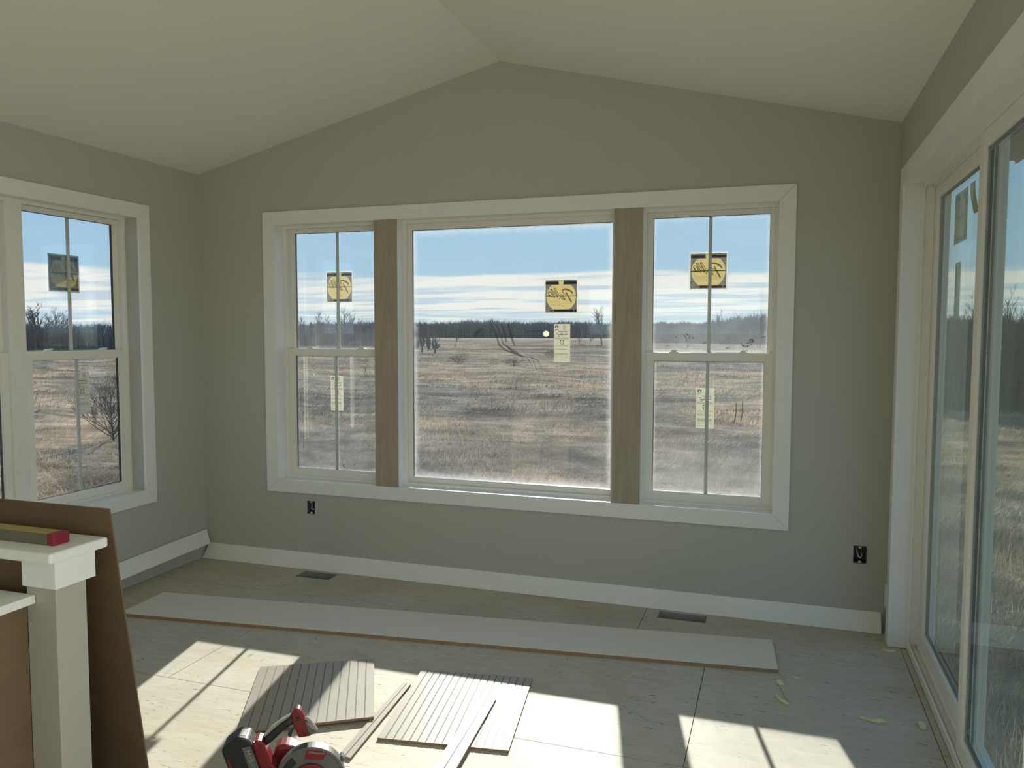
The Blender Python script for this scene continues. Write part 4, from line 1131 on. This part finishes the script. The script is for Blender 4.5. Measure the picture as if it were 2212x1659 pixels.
# ================================================================== WORK LIGHT BEHIND THE CAMERA (its glow mirrors in the middle pane)
wlp = root('work_light', (0.748, -6.05, 0), 'round warm work light on a tripod behind the camera', 'work light')
for k in range(3):
    a = math.radians(90 + 120 * k)
    bm = bmesh.new(); tube(bm, [(0.748, -6.05, 0.75), (0.748 + 0.40 * math.cos(a), -6.05 + 0.40 * math.sin(a), 0.012)], 0.011, 8)
    obj('leg', bm, 'lamp_black', wlp, smooth=True)
bm = bmesh.new(); tube(bm, [(0.748, -6.05, 0.72), (0.748, -6.05, 1.56)], 0.013, 10)
obj('pole', bm, 'lamp_black', wlp, smooth=True)
bm = bmesh.new(); tube(bm, [(0.748, -6.09, 1.6054), (0.748, -6.06, 1.6054), (0.748, -6.004, 1.6054)], [0.03, 0.047, 0.047], 24)
obj('housing', bm, 'lamp_black', wlp)
bm = bmesh.new(); tube(bm, [(0.748, -6.003, 1.6054), (0.748, -5.999, 1.6054)], 0.041, 24)
obj('lens', bm, 'lamp_glow', wlp)

# ================================================================== OUTDOORS
GZ = -2.2
def hdir(px):
    """horizontal unit direction of an image column"""
    d = fw + rr * ((px - 1106) / F_PX)
    return Vector((d.x, d.y)).normalized()
def ground_h(x, y):
    d = np.hypot(x - 3.9, y + 4.66)
    a = np.clip((d - 12) / 40, 0, 1)
    return GZ + (0.10 * np.sin(x * 0.21 + 1.3) * np.cos(y * 0.17) + 0.06 * np.sin(x * 0.63 + y * 0.31) + 0.045 * np.sin(y * 0.9 - x * 0.4)) * (0.35 + 0.65 * a)

def mat_field(name, translucent):
    m = bpy.data.materials.new(name)
    n, l = nodes_of(m); n.clear()
    out = n.new('ShaderNodeOutputMaterial')
    g = n.new('ShaderNodeNewGeometry')
    def noise(scale, stretch, detail=5, dist=0.0, rot=0.0):
        mm = n.new('ShaderNodeMapping'); mm.inputs['Scale'].default_value = stretch; mm.inputs['Rotation'].default_value = (0, 0, rot)
        l.new(g.outputs['Position'], mm.inputs[0])
        z = n.new('ShaderNodeTexNoise'); z.inputs['Scale'].default_value = scale; z.inputs['Detail'].default_value = detail
        z.inputs['Distortion'].default_value = dist
        l.new(mm.outputs[0], z.inputs['Vector']); return z.outputs[0]
    def ramp(f, stops):
        r = n.new('ShaderNodeValToRGB'); e = r.color_ramp.elements
        while len(e) > 1: e.remove(e[-1])
        for i, (p, c) in enumerate(stops):
            q = e[0] if i == 0 else e.new(p); q.position = p; q.color = (*c, 1)
        l.new(f, r.inputs[0]); return r.outputs[0]
    def mix(f, a, b, mode='MIX'):
        x = n.new('ShaderNodeMix'); x.data_type = 'RGBA'; x.blend_type = mode
        if isinstance(f, float): x.inputs[0].default_value = f
        else: l.new(f, x.inputs[0])
        l.new(a, x.inputs[6]); l.new(b, x.inputs[7]); return x.outputs[2]
    k = 1.0
    patch = ramp(noise(0.055, (0.55, 1.0, 0), 4, 0.6, 0.30), [(0.34, (0.105, 0.096, 0.087)), (0.46, (0.175, 0.155, 0.130)), (0.56, (0.265, 0.212, 0.160)), (0.68, (0.21, 0.18, 0.146))])
    fine = ramp(noise(1.1, (0.7, 1.2, 1), 7, 0.5), [(0.30, (0.60, 0.60, 0.61)), (0.70, (1.5, 1.48, 1.45))])
    clump = ramp(noise(0.33, (0.6, 1.3, 1), 4, 0.8, 0.2), [(0.36, (0.62, 0.62, 0.63)), (0.60, (1.18, 1.17, 1.15))])
    col = mix(1.0, mix(1.0, patch, fine, 'MULTIPLY'), clump, 'MULTIPLY')
    # far pale stubble strip beyond the rough grass
    s = n.new('ShaderNodeSeparateXYZ'); l.new(g.outputs['Position'], s.inputs[0])
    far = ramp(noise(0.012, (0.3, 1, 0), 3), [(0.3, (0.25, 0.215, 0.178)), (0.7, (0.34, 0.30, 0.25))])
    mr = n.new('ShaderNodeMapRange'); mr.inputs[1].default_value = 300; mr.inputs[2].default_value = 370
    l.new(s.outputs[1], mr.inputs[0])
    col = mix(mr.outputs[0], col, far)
    d = n.new('ShaderNodeBsdfDiffuse'); l.new(col, d.inputs[0])
    if translucent:
        tl = n.new('ShaderNodeBsdfTranslucent'); 
        c2 = n.new('ShaderNodeMix'); c2.data_type = 'RGBA'; c2.blend_type = 'MULTIPLY'; c2.inputs[0].default_value = 1.0
        l.new(col, c2.inputs[6]); c2.inputs[7].default_value = (1.7, 1.6, 1.45, 1); l.new(c2.outputs[2], tl.inputs[0])
        c3 = n.new('ShaderNodeMix'); c3.data_type = 'RGBA'; c3.blend_type = 'MULTIPLY'; c3.inputs[0].default_value = 1.0
        l.new(col, c3.inputs[6]); c3.inputs[7].default_value = (1.6, 1.55, 1.45, 1); l.new(c3.outputs[2], d.inputs[0])
        ms = n.new('ShaderNodeMixShader'); ms.inputs[0].default_value = 0.40
        l.new(d.outputs[0], ms.inputs[1]); l.new(tl.outputs[0], ms.inputs[2]); l.new(ms.outputs[0], out.inputs[0])
    else:
        l.new(d.outputs[0], out.inputs[0])
    MATS[name] = m
mat_field('field_soil', False)
mat_field('dry_grass', True)
pbr('bark', (0.085, 0.080, 0.078), 0.9, 0.1, var=0.15, scale=3)
pbr('far_wood_hazed', (0.165, 0.182, 0.205), 0.95, 0.05, var=0.12, scale=0.05)  # grey wood with bluish aerial haze mixed into its colour
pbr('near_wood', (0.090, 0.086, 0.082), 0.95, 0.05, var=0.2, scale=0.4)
pbr('evergreen', (0.045, 0.055, 0.042), 0.95, 0.05, var=0.2, scale=0.5)

def np_mesh(name, verts, faces_flat, loop_starts, loop_totals, mat):
    me = bpy.data.meshes.new(name)
    me.vertices.add(len(verts)); me.vertices.foreach_set('co', np.asarray(verts, np.float32).ravel())
    me.loops.add(len(faces_flat)); me.loops.foreach_set('vertex_index', np.asarray(faces_flat, np.int32))
    me.polygons.add(len(loop_starts))
    me.polygons.foreach_set('loop_start', np.asarray(loop_starts, np.int32))
    me.update(calc_edges=True); me.validate()
    me.materials.append(MATS[mat])
    o = bpy.data.objects.new(name, me); COL.objects.link(o)
    return o

# terrain: polar grid round the house
rad = np.concatenate([np.linspace(0, 14, 20), np.geomspace(15, 1200, 130)])
angs = np.linspace(0, 2 * math.pi, 241)[:-1]
A_, R_ = np.meshgrid(angs, rad)
X = 3.9 + R_ * np.cos(A_); Y = -4.66 + R_ * np.sin(A_)
Z = ground_h(X, Y)
V = np.stack([X, Y, Z], -1).reshape(-1, 3)
ni, nj = R_.shape
I, Jj = np.meshgrid(np.arange(ni - 1), np.arange(nj), indexing='ij')
a = I * nj + Jj; b = I * nj + (Jj + 1) % nj; c = (I + 1) * nj + (Jj + 1) % nj; d = (I + 1) * nj + Jj
FQ = np.stack([a, d, c, b], -1).reshape(-1, 4)
g_ = np_mesh('ground', V, FQ.ravel(), np.arange(len(FQ)) * 4, None, 'field_soil')
tag(g_, 'flat brown winter field around the house', kind='structure')

# dry grass: bent blades in clumps, wind-laid
def grass(name, n_cl, per, dmin, dmax, amin, amax, hmin, hmax, wmin, wmax, label, pw=1.0):
    az = RNG.uniform(amin, amax, n_cl)
    dist = dmin * (dmax / dmin) ** (RNG.random(n_cl) ** pw)
    cx = 3.9 + dist * np.sin(az); cy = -4.66 + dist * np.cos(az)
    keep = ~((cx > -0.9) & (cx < 5.4) & (cy > -9) & (cy < 0.9))
    cx, cy, dist = cx[keep], cy[keep], dist[keep]
    # lodging direction field
    lay = 0.6 + 1.1 * np.sin(cx * 0.35 + 0.7) * np.cos(cy * 0.28) + 0.9 * np.sin(cx * 0.11 - cy * 0.07)
    tiltc = np.clip(0.95 + 0.35 * np.sin(cx * 0.8 + cy * 0.5) + RNG.normal(0, 0.15, len(cx)), 0.3, 1.45)
    hc = RNG.uniform(hmin, hmax, len(cx))
    sp = 0.14 + 0.006 * dist
    rep = lambda q: np.repeat(q, per)
    n = len(cx) * per
    bx_ = rep(cx) + RNG.normal(0, 1, n) * rep(sp); by_ = rep(cy) + RNG.normal(0, 1, n) * rep(sp)
    bz_ = ground_h(bx_, by_) - 0.02
    th_ = rep(lay) + RNG.normal(0, 0.45, n)
    ti = np.clip(rep(tiltc) + RNG.normal(0, 0.22, n), 0.05, 1.5)
    L_ = rep(hc) * RNG.uniform(0.6, 1.25, n)
    w_ = RNG.uniform(wmin, wmax, n) * (1 + rep(dist) * 0.022)
    dx, dy = np.cos(th_), np.sin(th_)
    px_, py_ = -dy, dx
    pts = []
    for f, tt in ((0.0, 0.35), (0.5, 0.8), (1.0, 1.15)):
        t2 = ti * tt
        hx = L_ * f * np.sin(np.minimum(t2, 1.52)); hz = L_ * f * np.cos(np.minimum(t2, 1.52))
        pts.append((bx_ + dx * hx, by_ + dy * hx, bz_ + hz))
    W_ = [w_, w_ * 0.8]
    vs = []
    for k in range(2):
        for s in (-1, 1):
            vs.append(np.stack([pts[k][0] + px_ * W_[k] * s * 0.5, pts[k][1] + py_ * W_[k] * s * 0.5, pts[k][2] + W_[k] * s * 0.15], -1))
    vs.append(np.stack(pts[2], -1))
    Vv = np.stack(vs, 1).reshape(-1, 3)
    base = np.arange(n) * 5
    q = np.stack([base, base + 1, base + 3, base + 2], -1); t = np.stack([base + 2, base + 3, base + 4], -1)
    flat = np.concatenate([q, t], 1).ravel()
    st = np.stack([np.arange(n) * 7, np.arange(n) * 7 + 4], -1).ravel()
    o = np_mesh(name, Vv, flat, st, None, 'dry_grass')
    tag(o, label, kind='stuff'); o['category'] = 'grass'
    return o
grass('dry_grass', 11000, 26, 7.0, 36, -1.10, 0.75, 0.16, 0.42, 0.005, 0.010, 'matted dry grass on the near part of the field', 0.9)
grass('far_dry_grass', 9000, 10, 34, 240, -1.05, 0.70, 0.22, 0.50, 0.012, 0.022, 'dry grass on the far part of the field', 1.0)

# ---- bare trees
def tree_mesh(name, seed, height, spread, nb, mat, sides=4, trunk_r=None, low=0.25, lev3=3):
    rnd = random.Random(seed)
    bm = bmesh.new()
    tr = trunk_r or height * 0.018
    def limb(p, d, L, r0_, r1_, k, wob):
        pts, rs = [p.copy()], [r0_]
        dd = d.copy(); q = p.copy()
        for i in range(k):
            dd = (dd + Vector((rnd.uniform(-wob, wob), rnd.uniform(-wob, wob), rnd.uniform(-wob * 0.4, wob * 0.7)))).normalized()
            q = q + dd * (L / k); pts.append(q.copy()); rs.append(r0_ + (r1_ - r0_) * (i + 1) / k)
        tube(bm, pts, rs, sides if r0_ > height * 0.006 else 3, cap=False)
        return pts
    T = limb(Vector((0, 0, -0.1)), Vector((0, 0, 1)), height * 0.86, tr, tr * 0.25, 6, 0.10)
    for i in range(nb):
        t = low + (0.98 - low) * (i + rnd.random()) / nb
        f = t * 6; j = min(int(f), 5); p = T[j].lerp(T[j + 1], f - j)
        a = rnd.uniform(0, 2 * math.pi); up = rnd.uniform(0.45, 1.1) + t * 0.6
        d = Vector((math.cos(a), math.sin(a), up)).normalized()
        L = height * spread * (1.15 - 0.75 * t) * rnd.uniform(0.7, 1.1)
        r1 = tr * (1 - 0.75 * t) * 0.62
        Bp = limb(p, d, L, r1, r1 * 0.25, 4, 0.22)
        for k in range(5):
            f2 = rnd.uniform(0.25, 0.98) * 4; j2 = min(int(f2), 3); p2 = Bp[j2].lerp(Bp[j2 + 1], f2 - j2)
            d2 = (Bp[j2 + 1] - Bp[j2]).normalized() + Vector((rnd.uniform(-.8, .8), rnd.uniform(-.8, .8), rnd.uniform(-.1, .8)))
            C2 = limb(p2, d2.normalized(), L * rnd.uniform(0.28, 0.5), r1 * 0.50, r1 * 0.22, 2, 0.25)
            for m_ in range(lev3):
                d3 = (C2[-1] - C2[0]).normalized() + Vector((rnd.uniform(-.8, .8), rnd.uniform(-.8, .8), rnd.uniform(-.1, .8)))
                limb(C2[0].lerp(C2[-1], rnd.uniform(0.3, 1)), d3.normalized(), L * rnd.uniform(0.14, 0.28), r1 * 0.32, r1 * 0.15, 1, 0.2)
    me = bpy.data.meshes.new(name); bm.to_mesh(me); bm.free()
    me.materials.append(MATS[mat])
    return me
TREES = [tree_mesh('bare_tree', 1, 10, 0.48, 18, 'bark', trunk_r=0.27), tree_mesh('bare_tree', 2, 9, 0.36, 15, 'bark', trunk_r=0.22), tree_mesh('bare_tree', 5, 6, 0.30, 12, 'near_wood', trunk_r=0.075), tree_mesh('bare_tree', 9, 6.5, 0.24, 13, 'near_wood', trunk_r=0.07), tree_mesh('bare_tree', 12, 6, 0.34, 12, 'near_wood', trunk_r=0.06)]
MH = [10, 9, 6, 6.5, 6]
def tree(k, px, dist, h, label, group=None, rot=0.0, wide=1.0):
    d = hdir(px); x, y = CAM.x + d.x * dist, CAM.y + d.y * dist
    o = bpy.data.objects.new('bare_tree', TREES[k]); COL.objects.link(o)
    s = h / MH[k]
    o.location = (x, y, float(ground_h(np.array(x), np.array(y))) - 0.05); o.scale = (s * wide, s * wide, s); o.rotation_euler = (0, 0, rot)
    return tag(o, label, 'tree', group)
G1 = 'bare trees scattered over the far field'
tree(0, 1299, 225, 11.0, 'tall bare tree at the right edge of the large middle pane', G1, 0.4)
tree(1, 912, 150, 6.2, 'bare tree hugging the left edge of the large middle pane', G1, 1.0)
tree(1, 926, 158, 6.0, 'second bare tree from the left edge of the large middle pane', G1, 2.2)
tree(0, 940, 140, 5.8, 'third bare tree from the left edge of the large middle pane', G1, 3.1)
tree(1, 985, 205, 4.6, 'small lone bare tree left of centre in the large middle pane', G1, 0.2)
tree(1, 1250, 230, 4.6, 'small bare tree to the right of the paper rating label in the middle pane', G1, 4.0)
tree(1, 1273, 215, 5.0, 'small leaning bare tree between the label and the tall tree in the middle pane', G1, 5.0)
tree(0, 90, 215, 10.2, 'wide bare tree rising over the thicket in the left wall window', G1, 0.9, 1.35)
tree(0, 128, 220, 9.4, 'bare tree behind the disc sticker column in the left wall window', G1, 2.9, 1.1)
tree(1, 698, 215, 9.4, 'bare tree rising left of the grille bar in the left back window unit', G1, 1.9)
tree(0, 748, 220, 10.2, 'bare tree rising right of the grille bar in the left back window unit', G1, 2.6)
tree(0, 1556, 250, 10.4, 'bare tree peeping over the woods in the right back window unit', G1, 0.3, 0.8)
for k in range(26):          # trunks along the edge of the thicket, left side
    px = 30 + k * 8.6 + random.uniform(-3, 3) if k < 15 else 625 + (k - 15) * 17 + random.uniform(-5, 5)
    tree(1 + (k % 2), px, random.uniform(168, 182), random.uniform(5.2, 7.6), 'slender bare tree along the thicket edge seen through the left windows', 'slender trees along the left thicket edge', random.uniform(0, 6.28))
for k in range(8):
    px = 1604 + k * 9 + random.uniform(-3, 3)
    tree(1 + (k % 2), px, random.uniform(190, 215), random.uniform(5.5, 8.8) , 'bare tree at the woods edge seen through the right back window unit', 'trees at the right woods edge', random.uniform(0, 6.28))
for k in range(20):          # the young woods beyond the sliding door
    px = 2020 + k * 13 + random.uniform(-6, 6)
    tree(2 + (k % 3), px, random.uniform(43, 54), random.uniform(4.4, 6.4), 'bare young tree in the woods beyond the sliding door', 'young woods beyond the sliding door', random.uniform(0, 6.28))

# ---- woods too dense to count: upright stems and twigs, one mesh for each belt
def woods(name, px0, px1, d0, d1, n, h0, h1, w0, w1, mat, label, twigs=3, humps=0.25, base_gap=0.0):
    px = RNG.uniform(px0, px1, n)
    dv = np.array([hdir(p)[:] for p in px])
    di = RNG.uniform(d0, d1, n)
    x = CAM.x + dv[:, 0] * di; y = CAM.y + dv[:, 1] * di
    z = ground_h(x, y)
    hum = 1 + humps * (np.sin(px * 0.031 + 1) * 0.5 + np.sin(px * 0.011 + 2.1) * 0.6 + np.sin(px * 0.12) * 0.25)
    fade = min(1.0, 160 / (px1 - px0) * 1.0) * (px1 - px0) * 0.25 if px1 - px0 < 400 else 140
    ends = np.clip((px - px0) / fade, 0, 1) * np.clip((px1 - px) / fade, 0, 1)
    h = RNG.uniform(h0, h1, n) * hum * (0.25 + 0.75 * ends)
    w = RNG.uniform(w0, w1, n)
    V, n0 = [], 0
    lean = RNG.normal(0, 0.10, (n, 2)) * h[:, None]
    ang = RNG.uniform(0, math.pi, n)
    cxx, syy = np.cos(ang) * w / 2, np.sin(ang) * w / 2
    parts = []
    for k in range(2):                          # two crossed tapering blades make a stem with its brush
        ca, sa = (cxx, syy) if k == 0 else (-syy, cxx)
        p = [np.stack([x - ca * 0.5, y - sa * 0.5, z - 0.1], -1), np.stack([x + ca * 0.5, y + sa * 0.5, z - 0.1], -1),
             np.stack([x + ca + lean[:, 0] * 0.5, y + sa + lean[:, 1] * 0.5, z + h * 0.6], -1), np.stack([x + ca * 0.08 + lean[:, 0], y + sa * 0.08 + lean[:, 1], z + h], -1),
             np.stack([x - ca * 0.08 + lean[:, 0], y - sa * 0.08 + lean[:, 1], z + h], -1), np.stack([x - ca + lean[:, 0] * 0.5, y - sa + lean[:, 1] * 0.5, z + h * 0.6], -1)]
        parts.append(np.stack(p, 1).reshape(-1, 3))
    Vv = [np.concatenate(parts)]
    cnt = len(Vv[0]) // 6
    flat = [np.arange(cnt * 6)]; st = [np.arange(cnt) * 6]
    vo, lo = cnt * 6, cnt * 6
    for k in range(twigs):                      # thin twigs at the top
        a0 = RNG.uniform(0, 2 * math.pi, n); L_ = RNG.uniform(0.10, 0.32, n) * h; e0 = RNG.uniform(0.55, 1.3, n)
        zz = z + h * RNG.uniform(0.55, 1.0, n); tw = w * 0.07
        bx_, by_ = x + lean[:, 0] * 0.8, y + lean[:, 1] * 0.8
        ex, ey, ez = bx_ + np.cos(a0) * L_ * np.cos(e0), by_ + np.sin(a0) * L_ * np.cos(e0), zz + L_ * np.sin(e0)
        sx2 = -dv[:, 1] * tw; sy2 = dv[:, 0] * tw
        p = [np.stack([bx_ - sx2, by_ - sy2, zz], -1), np.stack([bx_ + sx2, by_ + sy2, zz], -1), np.stack([ex, ey, ez], -1)]
        q = np.stack(p, 1).reshape(-1, 3); Vv.append(q)
        flat.append(np.arange(len(q)) + vo); st.append(np.arange(n) * 3 + lo); vo += len(q); lo += len(q)
    o = np_mesh(name, np.concatenate(Vv), np.concatenate(flat), np.concatenate(st), None, mat)
    tag(o, label, kind='stuff'); o['category'] = 'woods'
    return o
woods('far_woods', 560, 1760, 470, 560, 12000, 6.0, 9.6, 0.7, 1.5, 'far_wood_hazed', 'long grey band of far woods across the horizon', 6, 0.10)
woods('far_woods', 1400, 2300, 270, 380, 9000, 5.2, 8.6, 0.45, 1.0, 'far_wood_hazed', 'nearer grey woods at the right of the horizon', 6, 0.16)
woods('thicket', -900, 900, 182, 225, 12000, 3.3, 5.4, 0.25, 0.6, 'far_wood_hazed', 'dark thicket beyond the left side of the field', 4, 0.12)
woods('brushwood', 1900, 2900, 44, 70, 12000, 2.2, 4.4, 0.08, 0.20, 'near_wood', 'dense grey brushwood beyond the sliding door', 5, 0.10)
woods('brushwood', 840, 950, 168, 200, 70, 2.0, 4.2, 0.35, 0.8, 'far_wood_hazed', 'dark brush behind the trees at the left of the middle pane', 5, 0.1)
# shaded shrub close to the house, in the lower left wall window
TREES.append(tree_mesh('leafless_shrub', 21, 4, 0.62, 44, 'near_wood', trunk_r=0.05, low=0.03, lev3=4)); MH.append(4)
sb_ = tag(tree(5, 243, 30, 2.2, 'dark leafless shrub in the lower sash of the left wall window', None, 1.0, 1.35), None, 'shrub'); sb_.name = 'leafless_shrub'
# dead bushes
for k, (px, dist, h) in enumerate([(1197, 115, 1.2), (1110, 88, 0.9), (990, 96, 1.0)]):
    tag(tree(5, px, dist, h, ['low dark bush left of the paper rating label in the middle pane', 'low bush under the mud smears in the middle pane', 'low dark bush left of centre in the middle pane'][k], 'low bushes in the field', k, 3.0), None, 'bush')

for o in SC.objects:
    if '_w' in o: del o['_w']
